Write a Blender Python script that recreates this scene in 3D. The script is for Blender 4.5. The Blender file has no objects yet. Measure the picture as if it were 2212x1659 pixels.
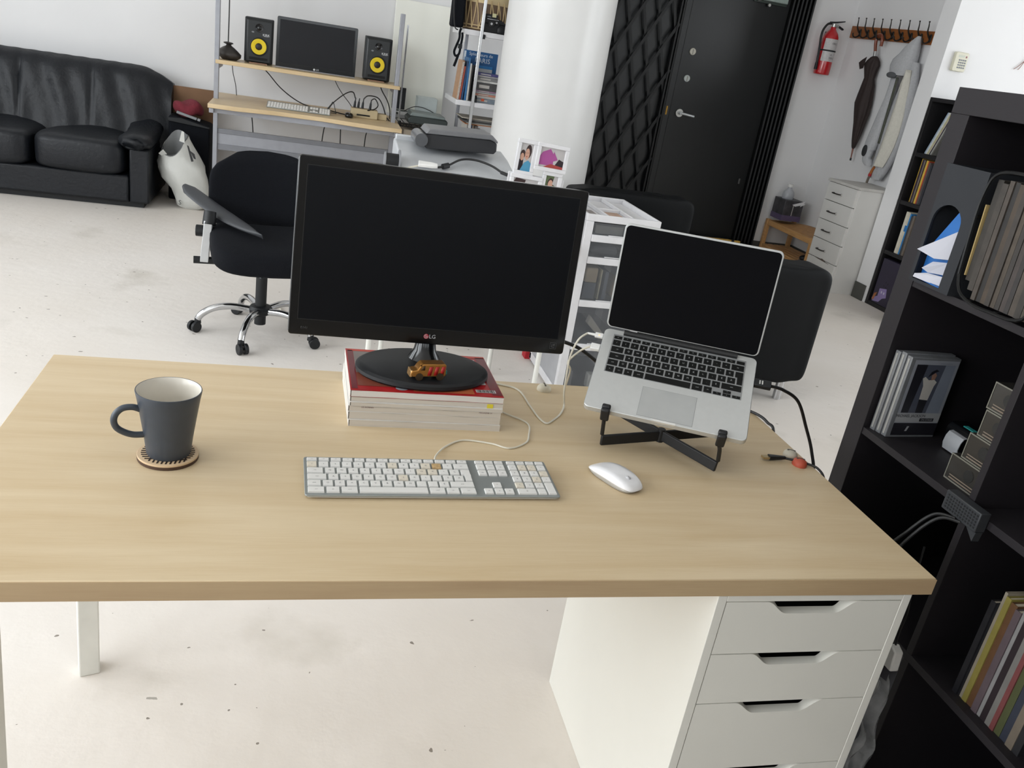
import bpy, math, random
from math import sin, cos, pi, radians as rad, atan2, hypot
from mathutils import Matrix, Vector, Euler
random.seed(7)
S = bpy.context.scene
COL = S.collection

# ---------------------------------------------------------------- camera
cam = bpy.data.cameras.new('camera'); co = bpy.data.objects.new('camera', cam); COL.objects.link(co)
cam.sensor_fit = 'HORIZONTAL'; cam.sensor_width = 36.0; cam.lens = 36.0 * 1820.92 / 2212.0
cam.clip_start = 0.05; cam.clip_end = 100
co.matrix_world = (Matrix.Translation((-1.0676, -0.9775, 1.4416)) @ Matrix.Rotation(-0.28070, 4, 'Z')
                   @ Matrix.Rotation(pi / 2 - 0.37899, 4, 'X') @ Matrix.Rotation(0.16573, 4, 'Z'))
S.camera = co

# ---------------------------------------------------------------- light
S.view_settings.view_transform = 'Standard'; S.view_settings.look = 'None'
S.view_settings.gamma = 1.0; S.view_settings.use_curve_mapping = False
S.view_settings.exposure = 0.0
w = bpy.data.worlds.new('overcast_sky'); S.world = w; w.use_nodes = True
bg = w.node_tree.nodes['Background']; bg.inputs[0].default_value = (0.80, 0.90, 1.0, 1); bg.inputs[1].default_value = 1.0
S.cycles.max_bounces = 8; S.cycles.diffuse_bounces = 6; S.cycles.glossy_bounces = 3
S.cycles.transparent_max_bounces = 12; S.cycles.transmission_bounces = 4
S.cycles.caustics_reflective = False; S.cycles.caustics_refractive = False

def window_light(loc, rot, sx, sy, watts, colr=(0.93, 0.97, 1.0)):
    l = bpy.data.lights.new('window_daylight', 'AREA'); l.shape = 'RECTANGLE'; l.size = sx; l.size_y = sy
    l.energy = watts; l.color = colr
    o = bpy.data.objects.new('window_daylight', l); o.location = loc; o.rotation_euler = rot; COL.objects.link(o)
LEFT_WIN = [(-3.6, -1.9), (-1.5, 0.2), (0.6, 2.3), (2.7, 4.4)]     # y ranges of the four windows in the left wall
FRONT_WIN = [(-4.4, -2.4), (-1.9, 0.1), (0.6, 2.6), (3.1, 5.6)]     # x ranges of the windows behind the camera
WZ0, WZ1 = 0.9, 2.9
for (a, b), e in zip(LEFT_WIN, (82, 84, 84, 46)):
    window_light((-4.93, (a + b) / 2, (WZ0 + WZ1) / 2), (0, -pi / 2, 0), WZ1 - WZ0, b - a, e)
for (a, b), e in zip(FRONT_WIN, (32, 32, 30, 30)):
    window_light(((a + b) / 2, -4.93, (WZ0 + WZ1) / 2), (pi / 2, 0, 0), b - a, WZ1 - WZ0, e)

RIGHT_WIN = [(-0.9, 1.0), (1.6, 3.9)]                               # y ranges of the windows in the right wall
for (a, b), e in zip(RIGHT_WIN, (105, 52)):
    window_light((6.13, (a + b) / 2, (WZ0 + WZ1) / 2), (0, pi / 2, 0), WZ1 - WZ0, b - a, e)

# ---------------------------------------------------------------- helpers
def lin(h):
    h = h.lstrip('#'); v = [int(h[i:i + 2], 16) / 255 for i in (0, 2, 4)]
    return tuple(x / 12.92 if x <= .04045 else ((x + .055) / 1.055) ** 2.4 for x in v) + (1,)
MATS = {}
def M(name, col, rough=.5, metal=0., spec=.5, nz=None, bump=None, coat=0., trans=0., alpha=1., emit=0., stretch=(1, 1, 1), sheen=0.):
    """procedural material: base colour with object-space noise variation and optional bump"""
    if name in MATS: return MATS[name]
    m = bpy.data.materials.new(name); m.use_nodes = True; MATS[name] = m
    nt = m.node_tree; b = nt.nodes['Principled BSDF']; L = nt.links.new
    c = lin(col) if isinstance(col, str) else tuple(col) + (1,)
    b.inputs['Base Color'].default_value = c; b.inputs['Roughness'].default_value = rough
    b.inputs['Metallic'].default_value = metal; b.inputs['Specular IOR Level'].default_value = spec
    b.inputs['Coat Weight'].default_value = coat; b.inputs['Transmission Weight'].default_value = trans
    b.inputs['Alpha'].default_value = alpha
    if sheen: b.inputs['Sheen Weight'].default_value = sheen
    if emit: b.inputs['Emission Color'].default_value = c; b.inputs['Emission Strength'].default_value = emit
    tc = nt.nodes.new('ShaderNodeTexCoord'); mp = nt.nodes.new('ShaderNodeMapping'); mp.inputs['Scale'].default_value = stretch
    L(tc.outputs['Object'], mp.inputs['Vector'])
    if nz is None: nz = (18, .06)
    n = nt.nodes.new('ShaderNodeTexNoise'); n.inputs['Scale'].default_value = nz[0]; n.inputs['Detail'].default_value = 4
    L(mp.outputs[0], n.inputs['Vector'])
    r = nt.nodes.new('ShaderNodeMapRange'); r.inputs['From Min'].default_value = .25; r.inputs['From Max'].default_value = .75
    r.inputs['To Min'].default_value = 1 - nz[1]; r.inputs['To Max'].default_value = 1 + nz[1]
    L(n.outputs['Fac'], r.inputs['Value'])
    v = nt.nodes.new('ShaderNodeVectorMath'); v.operation = 'SCALE'; v.inputs[0].default_value = c[:3]
    L(r.outputs[0], v.inputs['Scale']); L(v.outputs[0], b.inputs['Base Color'])
    if bump:
        n2 = nt.nodes.new('ShaderNodeTexNoise'); n2.inputs['Scale'].default_value = bump[0]; n2.inputs['Detail'].default_value = 5
        L(mp.outputs[0], n2.inputs['Vector'])
        bp = nt.nodes.new('ShaderNodeBump'); bp.inputs['Strength'].default_value = bump[1]; bp.inputs['Distance'].default_value = .01
        L(n2.outputs['Fac'], bp.inputs['Height']); L(bp.outputs[0], b.inputs['Normal'])
    return m

class B:
    """collects geometry for ONE mesh object"""
    def __init__(s): s.v = []; s.f = []; s.mi = []; s.xf = None
    def add(s, vs, fs, mi=0):
        o = len(s.v)
        s.v += [tuple(s.xf @ Vector(p)) if s.xf else tuple(p) for p in vs]
        s.f += [tuple(i + o for i in f) for f in fs]; s.mi += [mi] * len(fs); return s
    def box(s, x0, x1, y0, y1, z0, z1, mi=0):
        return s.add([(x0, y0, z0), (x1, y0, z0), (x1, y1, z0), (x0, y1, z0), (x0, y0, z1), (x1, y0, z1), (x1, y1, z1), (x0, y1, z1)],
                     [(0, 3, 2, 1), (4, 5, 6, 7), (0, 1, 5, 4), (1, 2, 6, 5), (2, 3, 7, 6), (3, 0, 4, 7)], mi)
    def frustum(s, x0, x1, y0, y1, z0, z1, i, mi=0):
        return s.add([(x0, y0, z0), (x1, y0, z0), (x1, y1, z0), (x0, y1, z0), (x0 + i, y0 + i, z1), (x1 - i, y0 + i, z1), (x1 - i, y1 - i, z1), (x0 + i, y1 - i, z1)],
                     [(0, 3, 2, 1), (4, 5, 6, 7), (0, 1, 5, 4), (1, 2, 6, 5), (2, 3, 7, 6), (3, 0, 4, 7)], mi)
    def cyl(s, p0, p1, r0, r1=None, n=20, mi=0, caps=True):
        r1 = r0 if r1 is None else r1
        p0 = Vector(p0); p1 = Vector(p1); d = (p1 - p0).normalized()
        a = d.orthogonal().normalized(); b = d.cross(a)
        vs = []
        for p, r in ((p0, r0), (p1, r1)):
            vs += [p + r * (cos(2 * pi * k / n) * a + sin(2 * pi * k / n) * b) for k in range(n)]
        fs = [(k, (k + 1) % n, n + (k + 1) % n, n + k) for k in range(n)]
        if caps: fs += [tuple(range(n - 1, -1, -1)), tuple(range(n, 2 * n))]
        return s.add(vs, fs, mi)
    def lathe(s, prof, c=(0, 0, 0), n=32, mi=0, axis='Z', cap=True):
        vs = []
        for r, z in prof:
            for k in range(n):
                a = 2 * pi * k / n
                p = (r * cos(a), r * sin(a), z)
                if axis == 'Y': p = (p[0], z, p[1])
                if axis == 'X': p = (z, p[0], p[1])
                vs.append((c[0] + p[0], c[1] + p[1], c[2] + p[2]))
        fs = []
        for j in range(len(prof) - 1):
            for k in range(n):
                fs.append((j * n + k, j * n + (k + 1) % n, (j + 1) * n + (k + 1) % n, (j + 1) * n + k))
        if cap:
            fs.append(tuple(range(n - 1, -1, -1))); fs.append(tuple(range((len(prof) - 1) * n, len(prof) * n)))
        return s.add(vs, fs, mi)
    def loft(s, rings, mi=0, closed=True, caps=True):
        n = len(rings[0]); vs = [p for r in rings for p in r]; fs = []
        for j in range(len(rings) - 1):
            for k in range(n if closed else n - 1):
                fs.append((j * n + k, j * n + (k + 1) % n, (j + 1) * n + (k + 1) % n, (j + 1) * n + k))
        if caps and closed:
            fs.append(tuple(range(n - 1, -1, -1))); fs.append(tuple(range((len(rings) - 1) * n, len(rings) * n)))
        return s.add(vs, fs, mi)
    def tube(s, pts, r, n=8, mi=0, sm=6, r1=None):
        P = [Vector(p) for p in pts]
        if sm > 1 and len(P) > 2:
            Q = []
            for i in range(len(P) - 1):
                a, b, c, d = P[max(i - 1, 0)], P[i], P[i + 1], P[min(i + 2, len(P) - 1)]
                for k in range(sm):
                    t = k / sm
                    Q.append(.5 * ((2 * b) + (c - a) * t + (2 * a - 5 * b + 4 * c - d) * t * t + (3 * b - a - 3 * c + d) * t ** 3))
            Q.append(P[-1]); P = Q
        T = [(P[min(i + 1, len(P) - 1)] - P[max(i - 1, 0)]).normalized() for i in range(len(P))]
        up = T[0].orthogonal().normalized(); rings = []
        for i, p in enumerate(P):
            up = up - T[i] * up.dot(T[i])
            up = up.normalized() if up.length > 1e-6 else T[i].orthogonal().normalized()
            bi = T[i].cross(up); rr = r if r1 is None else r + (r1 - r) * i / (len(P) - 1)
            rings.append([p + rr * (cos(2 * pi * k / n) * up + sin(2 * pi * k / n) * bi) for k in range(n)])
        return s.loft(rings, mi)
    def prism(s, poly, ax, d0, d1, mi=0, poly1=None):
        """poly in the plane perpendicular to ax; X:(y,z) Y:(x,z) Z:(x,y); poly1 = outline at d1 (same count)"""
        def P(q, d): return (d, q[0], q[1]) if ax == 'X' else (q[0], d, q[1]) if ax == 'Y' else (q[0], q[1], d)
        n = len(poly); q1 = poly1 or poly
        vs = [P(q, d0) for q in poly] + [P(q, d1) for q in q1]
        fs = [(k, (k + 1) % n, n + (k + 1) % n, n + k) for k in range(n)] + [tuple(range(n - 1, -1, -1)), tuple(range(n, 2 * n))]
        return s.add(vs, fs, mi)
    def poly(s, pts, mi=0): return s.add(pts, [tuple(range(len(pts)))], mi)
    def pillow(s, c, h, e=.35, nu=28, nv=18, mi=0, fn=None):
        """superellipsoid cushion, half sizes h"""
        def sg(x, p): return math.copysign(abs(x) ** p, x)
        rings = []
        for j in range(nv + 1):
            t = -pi / 2 + pi * (j + .02) / (nv + .04); ring = []
            for k in range(nu):
                u = 2 * pi * k / nu
                p = Vector((h[0] * sg(cos(t), e) * sg(cos(u), e), h[1] * sg(cos(t), e) * sg(sin(u), e), h[2] * sg(sin(t), e)))
                if fn: p = fn(p)
                ring.append((c[0] + p[0], c[1] + p[1], c[2] + p[2]))
            rings.append(ring)
        return s.loft(rings, mi)
    def surf(s, fn, nu, nv, mi=0):
        vs = [fn(i / nu, j / nv) for j in range(nv + 1) for i in range(nu + 1)]
        fs = [(j * (nu + 1) + i, j * (nu + 1) + i + 1, (j + 1) * (nu + 1) + i + 1, (j + 1) * (nu + 1) + i) for j in range(nv) for i in range(nu)]
        return s.add(vs, fs, mi)
    def text(s, txt, mat, size, mi=0):
        """flat lettering as mesh, mat maps the text plane (x right, y up) into place, centred"""
        vs, fs = glyphs(txt)
        return s.add([mat @ Vector((x * size, y * size, 0)) for x, y in vs], fs, mi)

GL = {}
def glyphs(txt):
    if txt in GL: return GL[txt]
    cu = bpy.data.curves.new('lettering', 'FONT'); cu.body = txt; cu.align_x = 'CENTER'; cu.align_y = 'CENTER'; cu.resolution_u = 2
    o = bpy.data.objects.new('lettering', cu); COL.objects.link(o)
    dg = bpy.context.evaluated_depsgraph_get(); me = o.evaluated_get(dg).to_mesh()
    r = ([(v.co.x, v.co.y) for v in me.vertices], [tuple(p.vertices) for p in me.polygons])
    o.evaluated_get(dg).to_mesh_clear(); bpy.data.objects.remove(o); bpy.data.curves.remove(cu)
    GL[txt] = r; return r

INV = {}
def part(name, b, mats, parent=None, bev=0, label=None, seg=2, smooth=35, local=False, solid=0, sub=0):
    """link b as one mesh object; geometry is given in world coordinates unless local"""
    if not isinstance(mats, (list, tuple)): mats = [mats]
    inv = None if local or parent is None else INV.get(parent.name)
    vs = [tuple(inv @ Vector(p)) for p in b.v] if inv else b.v
    me = bpy.data.meshes.new(name); me.from_pydata(vs, [], b.f)
    for m in mats: me.materials.append(m)
    me.polygons.foreach_set('material_index', b.mi)
    if smooth:
        me.polygons.foreach_set('use_smooth', [True] * len(me.polygons)); me.set_sharp_from_angle(angle=rad(smooth))
    me.update()
    o = bpy.data.objects.new(name, me); COL.objects.link(o)
    if parent is not None:
        o.parent = parent
        if parent.name in INV: INV[o.name] = INV[parent.name]
    if bev:
        md = o.modifiers.new('bevel', 'BEVEL'); md.width = bev; md.segments = seg; md.limit_method = 'ANGLE'; md.angle_limit = rad(40)
        md.harden_normals = False
    if solid:
        md = o.modifiers.new('solid', 'SOLIDIFY'); md.thickness = solid; md.offset = 0
    if sub:
        md = o.modifiers.new('sub', 'SUBSURF'); md.levels = sub; md.render_levels = sub
    if label: o['label'] = label
    return o
def tag(o, label, cat, group=None):
    o['label'] = label; o['category'] = cat
    if group: o['group'] = group
    return o
def thing(name, label, cat, loc=(0, 0, 0), rot=(0, 0, 0), group=None):
    o = bpy.data.objects.new(name, None); COL.objects.link(o); o.empty_display_size = .05
    o.location = loc; o.rotation_euler = rot; tag(o, label, cat, group)
    INV[o.name] = (Matrix.Translation(loc) @ Euler(rot, 'XYZ').to_matrix().to_4x4()).inverted(); return o
def single(name, b, mats, label, cat, group=None, **k): return tag(part(name, b, mats, **k), label, cat, group)
def struct(name, b, mats, parent=None, **k):
    o = part(name, b, mats, parent, **k)
    if parent is None: o['kind'] = 'structure'
    return o
def dup(root, label, loc=None, rot=None, group=None):
    r = root.copy(); COL.objects.link(r); r['label'] = label
    if group: r['group'] = group
    if loc: r.location = loc
    if rot: r.rotation_euler = rot
    for ch in list(root.children):
        c = ch.copy(); COL.objects.link(c); c.parent = r
        for g in list(ch.children):
            d = g.copy(); COL.objects.link(d); d.parent = c
    return r
def frame_mat(o, ex, ey):
    """matrix of a plane: origin o, x axis ex, y axis ey"""
    ex = Vector(ex).normalized(); ey = Vector(ey).normalized(); ez = ex.cross(ey)
    return Matrix(((ex[0], ey[0], ez[0], o[0]), (ex[1], ey[1], ez[1], o[1]), (ex[2], ey[2], ez[2], o[2]), (0, 0, 0, 1)))
def rrect(x0, x1, y0, y1, r, n=5):
    P = []
    for cx, cy, a in ((x1 - r, y1 - r, 0), (x0 + r, y1 - r, 90), (x0 + r, y0 + r, 180), (x1 - r, y0 + r, 270)):
        P += [(cx + r * cos(rad(a + 90 * k / n)), cy + r * sin(rad(a + 90 * k / n))) for k in range(n + 1)]
    return P
def cable(name, pts, r, mat, label, n=8, group=None, sm=8):
    return single(name, B().tube(pts, r, n, sm=sm), mat, label, 'cable', group)

# ---------------------------------------------------------------- materials
white_paint = M('white_wall_paint', '#e4e4e5', .75, spec=.3, nz=(1.3, .02), bump=(60, .03))
ceil_paint = M('white_ceiling_paint', '#dcdbd8', .9, spec=.1)
col_paint = M('glossy_white_paint', '#dddddc', .32, spec=.45, nz=(3, .03), bump=(9, .12))
black_gloss = M('black_gloss_paint', '#0e1011', .34, spec=.36, nz=(5, .15), bump=(14, .05))
black_metal = M('black_metal', '#0a0b0c', .45, spec=.3)
black_matte = M('black_matte_plastic', '#15171a', .5, spec=.4)
black_plastic = M('black_glossy_plastic', '#0b0c0e', .16, spec=.5, nz=(30, .1))
screen_mat = M('dark_screen', '#0b0d11', .42, spec=.14, nz=(60, .05))
glass_screen = M('glass_screen', '#06070b', .18, spec=.18, nz=(40, .1))
white_plastic = M('white_plastic', '#e4e4e2', .35, spec=.5)
white_lacquer = M('white_lacquer', '#dcdbd4', .4, spec=.4, nz=(4, .02))
grey_plastic = M('grey_plastic', '#74767a', .5)
silver = M('silver_paint', '#a3a5a9', .42, metal=.35, nz=(40, .04))
alu = M('brushed_aluminium', '#c8caca', .38, metal=.55, nz=(90, .02))
chrome = M('chrome', '#c9cacc', .12, metal=1.)
steel = M('satin_steel', '#b4b4b0', .3, metal=.9)
leather = M('black_leather', '#14171c', .45, spec=.35, nz=(6, .12), bump=(45, .25))
black_fabric = M('black_fabric', '#101217', .85, spec=.15, nz=(120, .2), bump=(300, .3))
espresso = M('black_brown_foil', '#201d20', .55, spec=.3, nz=(60, .12), stretch=(1, 1, 12))
espresso_in = M('black_brown_foil_inside', '#151416', .6, spec=.2, nz=(60, .1))
cord_black = M('black_rubber_cord', '#121213', .5)
cord_white = M('white_cable_sleeve', '#d6d2c4', .45)
paper = M('white_paper', '#dedfe2', .8, spec=.1)
dark_base = M('grey_rubber_baseboard', '#4a4a46', .6)
pine = M('pine_wood', '#c39663', .5, nz=(9, .15), stretch=(8, 1, 8))

def wood_mat(name, c0, c1, rough=.38):
    m = bpy.data.materials.new(name); m.use_nodes = True; nt = m.node_tree; b = nt.nodes['Principled BSDF']; L = nt.links.new
    tc = nt.nodes.new('ShaderNodeTexCoord')
    mp = nt.nodes.new('ShaderNodeMapping'); mp.inputs['Scale'].default_value = (.9, 11, 11); L(tc.outputs['Object'], mp.inputs[0])
    n = nt.nodes.new('ShaderNodeTexNoise'); n.inputs['Scale'].default_value = 2.2; n.inputs['Detail'].default_value = 6; n.inputs['Distortion'].default_value = .6; L(mp.outputs[0], n.inputs[0])
    mp2 = nt.nodes.new('ShaderNodeMapping'); mp2.inputs['Scale'].default_value = (6, 160, 160); L(tc.outputs['Object'], mp2.inputs[0])
    n2 = nt.nodes.new('ShaderNodeTexNoise'); n2.inputs['Scale'].default_value = 3; n2.inputs['Detail'].default_value = 3; L(mp2.outputs[0], n2.inputs[0])
    mx = nt.nodes.new('ShaderNodeMath'); mx.operation = 'MULTIPLY_ADD'; mx.inputs[1].default_value = .3
    L(n2.outputs[0], mx.inputs[0]); L(n.outputs[0], mx.inputs[2])
    cr = nt.nodes.new('ShaderNodeValToRGB'); cr.color_ramp.elements[0].position = .42; cr.color_ramp.elements[1].position = .85
    cr.color_ramp.elements[0].color = lin(c0); cr.color_ramp.elements[1].color = lin(c1)
    L(mx.outputs[0], cr.inputs[0]); L(cr.outputs[0], b.inputs['Base Color'])
    b.inputs['Roughness'].default_value = rough; b.inputs['Specular IOR Level'].default_value = .35
    MATS[name] = m; return m
birch = wood_mat('birch_veneer', '#c7b08c', '#d4c1a1')
birch_edge = wood_mat('birch_edge_band', '#ab9272', '#b7a07e', .5)
beech = wood_mat('beech_laminate', '#c6ad86', '#d2bc98')

def floor_mat():
    m = bpy.data.materials.new('white_painted_concrete'); m.use_nodes = True; nt = m.node_tree; b = nt.nodes['Principled BSDF']; L = nt.links.new
    tc = nt.nodes.new('ShaderNodeTexCoord')
    def noise(sc, det=4):
        n = nt.nodes.new('ShaderNodeTexNoise'); n.inputs['Scale'].default_value = sc; n.inputs['Detail'].default_value = det; L(tc.outputs['Object'], n.inputs[0]); return n
    def ramp(src, p0, p1, c0, c1):
        r = nt.nodes.new('ShaderNodeValToRGB'); r.color_ramp.elements[0].position = p0; r.color_ramp.elements[1].position = p1
        r.color_ramp.elements[0].color = c0; r.color_ramp.elements[1].color = c1; L(src, r.inputs[0]); return r
    base = ramp(noise(.9).outputs[0], .3, .7, lin('#dcd5cd'), lin('#e6e1dc'))
    # chipped specks: voronoi cells gated by noise
    v = nt.nodes.new('ShaderNodeTexVoronoi'); v.inputs['Scale'].default_value = 17; v.inputs['Randomness'].default_value = 1
    mpn = nt.nodes.new('ShaderNodeMapping'); mpn.inputs['Scale'].default_value = (1, 1.15, 1); L(tc.outputs['Object'], mpn.inputs[0])
    wob = noise(30, 2); ad = nt.nodes.new('ShaderNodeVectorMath'); ad.operation = 'MULTIPLY_ADD'; ad.inputs[1].default_value = (.03, .03, .03)
    L(wob.outputs['Color'], ad.inputs[0]); L(mpn.outputs[0], ad.inputs[2]); L(ad.outputs[0], v.inputs['Vector'])
    rs = nt.nodes.new('ShaderNodeSeparateColor'); L(v.outputs['Color'], rs.inputs[0])
    sz = nt.nodes.new('ShaderNodeMapRange'); sz.inputs['From Min'].default_value = .40; sz.inputs['From Max'].default_value = 1; sz.inputs['To Min'].default_value = 0; sz.inputs['To Max'].default_value = .105
    L(rs.outputs[0], sz.inputs[0])
    lt = nt.nodes.new('ShaderNodeMath'); lt.operation = 'LESS_THAN'; L(v.outputs['Distance'], lt.inputs[0]); L(sz.outputs[0], lt.inputs[1])
    st = ramp(noise(2.3, 8).outputs[0], .60, .78, (0, 0, 0, 1), (1, 1, 1, 1))
    mx = nt.nodes.new('ShaderNodeMix'); mx.data_type = 'RGBA'; mx.inputs['B'].default_value = lin('#c9c3ba'); L(st.outputs[0], mx.inputs['Factor']); L(base.outputs[0], mx.inputs['A'])
    m2 = nt.nodes.new('ShaderNodeMix'); m2.data_type = 'RGBA'; m2.inputs['B'].default_value = lin('#8e877f'); L(lt.outputs[0], m2.inputs['Factor']); L(mx.outputs['Result'], m2.inputs['A'])
    v2 = nt.nodes.new('ShaderNodeTexVoronoi'); v2.inputs['Scale'].default_value = 2.6
    mp2 = nt.nodes.new('ShaderNodeMapping'); mp2.inputs['Scale'].default_value = (1, 2.6, 1); mp2.inputs['Rotation'].default_value = (0, 0, .5); L(tc.outputs['Object'], mp2.inputs[0])
    wb2 = noise(22, 6); ad2 = nt.nodes.new('ShaderNodeVectorMath'); ad2.operation = 'MULTIPLY_ADD'; ad2.inputs[1].default_value = (.16, .16, .16)
    L(wb2.outputs['Color'], ad2.inputs[0]); L(mp2.outputs[0], ad2.inputs[2]); L(ad2.outputs[0], v2.inputs['Vector'])
    rs2 = nt.nodes.new('ShaderNodeSeparateColor'); L(v2.outputs['Color'], rs2.inputs[0])
    sz2 = nt.nodes.new('ShaderNodeMapRange'); sz2.inputs['From Min'].default_value = .5; sz2.inputs['From Max'].default_value = 1; sz2.inputs['To Max'].default_value = .055; L(rs2.outputs[1], sz2.inputs[0])
    lt2 = nt.nodes.new('ShaderNodeMath'); lt2.operation = 'LESS_THAN'; L(v2.outputs['Distance'], lt2.inputs[0]); L(sz2.outputs[0], lt2.inputs[1])
    m3 = nt.nodes.new('ShaderNodeMix'); m3.data_type = 'RGBA'; m3.inputs['B'].default_value = lin('#a9a49d'); L(lt2.outputs[0], m3.inputs['Factor']); L(m2.outputs['Result'], m3.inputs['A'])
    L(m3.outputs['Result'], b.inputs['Base Color']); b.inputs['Roughness'].default_value = .5; b.inputs['Specular IOR Level'].default_value = .35
    nb = noise(16, 6); bp = nt.nodes.new('ShaderNodeBump'); bp.inputs['Strength'].default_value = .12; bp.inputs['Distance'].default_value = .02
    sub = nt.nodes.new('ShaderNodeMath'); sub.operation = 'SUBTRACT'; L(nb.outputs[0], sub.inputs[0]); L(lt.outputs[0], sub.inputs[1])
    L(sub.outputs[0], bp.inputs['Height']); L(bp.outputs[0], b.inputs['Normal'])
    return m

# ================================================================ SETTING
XL, XR, YF, YB, HC = -5.0, 6.2, -5.0, 6.12, 3.3
struct('floor', B().box(XL - .2, XR + .2, YF - .2, YB + .2, -.12, 0), floor_mat())
struct('ceiling', B().box(XL - .2, XR + .2, YF - .2, YB + .2, HC, HC + .12), ceil_paint)
struct('wall_back', B().box(XL - .2, 3.47, YB, YB + .2, 0, HC), white_paint)
struct('wall_alcove', B().box(3.47, 3.67, 4.78, YB + .2, 0, HC), white_paint)                 # coat alcove beside the door
struct('wall_partition', B().box(3.28, XR + .2, 4.61, 4.78, 0, HC), white_paint)
frame_white = M('white_window_frame', '#d8d8d6', .4)
pane_mat = M('window_glass', '#eef4f6', .02, trans=1.0, spec=.5)
def windowed_wall(name, runs, ax, pos, lo, hi, out):
    b = B(); e = [lo] + [v for r in runs for v in r] + [hi]
    def bx(a, c, z0, z1):
        if ax == 'X': b.box(min(pos, pos + out), max(pos, pos + out), a, c, z0, z1)
        else: b.box(a, c, min(pos, pos + out), max(pos, pos + out), z0, z1)
    for i in range(0, len(e), 2): bx(e[i], e[i + 1], 0, HC)
    for a, c in runs: bx(a, c, 0, WZ0); bx(a, c, WZ1, HC)
    struct(name, b, white_paint if ax == 'X' else M('grey_brick_paint', '#8f8a84', .8))
WN = [0]
def window(ax, pos, a, c):
    WN[0] += 1; f = B(); p = B()
    def bx(bb, u0, u1, z0, z1, t):
        if ax == 'X': bb.box(pos - t, pos + t, u0, u1, z0, z1)
        else: bb.box(u0, u1, pos - t, pos + t, z0, z1)
    for u in (a, (a + c) / 2 - .025, c - .05): bx(f, u, u + .05, WZ0, WZ1, .03)
    for z in (WZ0, (WZ0 + WZ1) / 2 - .025, WZ1 - .05): bx(f, a + .05, (a + c) / 2 - .025, z, z + .05, .03); bx(f, (a + c) / 2 + .025, c - .05, z, z + .05, .03)
    o = struct('window_%d' % WN[0], f, frame_white)
    bx(p, a + .05, c - .05, WZ0 + .05, WZ1 - .05, .003); part('window_pane', p, pane_mat, o)
windowed_wall('wall_left', LEFT_WIN, 'X', XL, YF, YB, -.2)
windowed_wall('wall_right', RIGHT_WIN, 'X', XR, YF, 4.61, .2)
windowed_wall('wall_front', FRONT_WIN, 'Y', YF, XL - .2, XR, -.2)
for a, c in LEFT_WIN: window('X', XL - .1, a, c)
for a, c in FRONT_WIN: window('Y', YF - .1, a, c)
for a, c in RIGHT_WIN: window('X', XR + .1, a, c)
struct('wall_added_blocker', B().box(-2.2, 1.3, -1.95, -1.85, 0, 1.5), M('grey_brick_paint', '#8f8a84', .8))    # unseen half-height wall added to shade the drawer fronts and foreground
struct('baseboard_partition', B().box(3.268, 3.28, 4.64, 4.78, 0, .125), dark_base, bev=.002)
struct('baseboard_back', B().box(3.04, 3.458, 6.105, 6.12, 0, .1), dark_base, bev=.002)
struct('baseboard_alcove', B().box(3.455, 3.47, 5.22, 6.105, 0, .1), dark_base, bev=.002)
single('column', B().lathe([(.345, 0), (.345, HC)], (.50, 4.75, 0), 64), col_paint, 'round glossy white pillar standing before the black door', 'column')

# ================================================================ DESK
H = .7296; HT = .0322                      # desk top height / thickness
b = B().box(-1.523, 0, 0, .754, H - HT, H)
desk = thing('desk', 'large pale birch desk with drawer unit under its right end', 'desk', (-.76, .377, 0))
dt = part('desktop', b, birch, desk, bev=.0015)
part('edge_band', B().box(-1.5235, .0005, -.0012, .0003, H - HT + .0015, H - .0015), birch_edge, desk)
legm = M('white_lacquered_leg', '#dcdcd6', .45)
def sq_leg(x, y, ang, x1, y1):
    b = B(); h = .021
    def ring(cx, cy, z):
        return [(cx + h * 1.414 * cos(ang + pi / 4 + k * pi / 2), cy + h * 1.414 * sin(ang + pi / 4 + k * pi / 2), z) for k in range(4)]
    b.loft([ring(x, y, 0), ring(x1, y1, H - HT - .03)]); return b
part('leg', sq_leg(-1.462, .672, rad(16), -1.455, .672), legm, desk, bev=.003)
part('leg', sq_leg(-1.475, .082, rad(-10), -1.462, .095), legm, desk, bev=.003)
part('crossbar', B().box(-1.48, -1.435, .06, .7, H - HT - .035, H - HT), legm, desk, bev=.002)

# ---- drawer unit
ZT = H - HT; AX0, AX1, AY0, AY1 = -.3955, -.0352, .0006, .584
du = thing('drawer_unit', 'white drawer unit with scooped drawer pulls under the right end of the desk', 'cabinet', ((AX0 + AX1) / 2, .29, 0))
b = B(); t = .0165
b.box(AX0, AX0 + t, AY0, AY1, 0, ZT); b.box(AX1 - t, AX1, AY0, AY1, 0, ZT)
b.box(AX0 + t, AX1 - t, AY0, AY1 - .01, ZT - .011, ZT); b.box(AX0 + t, AX1 - t, AY1 - .01, AY1, 0.01, ZT - .011)
b.box(AX0 + t, AX1 - t, AY0 + .002, AY0 + .018, 0, .03); b.box(AX0 + t, AX1 - t, AY0 + .1, AY1 - .01, .0, .012)
part('body', b, white_lacquer, du, bev=.001)
dark_in = M('drawer_inside_painted_shade', '#1d1c1a', .9, spec=.1)  # drawer boxes coloured near black: pull-slot shadow put into the colour
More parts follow.
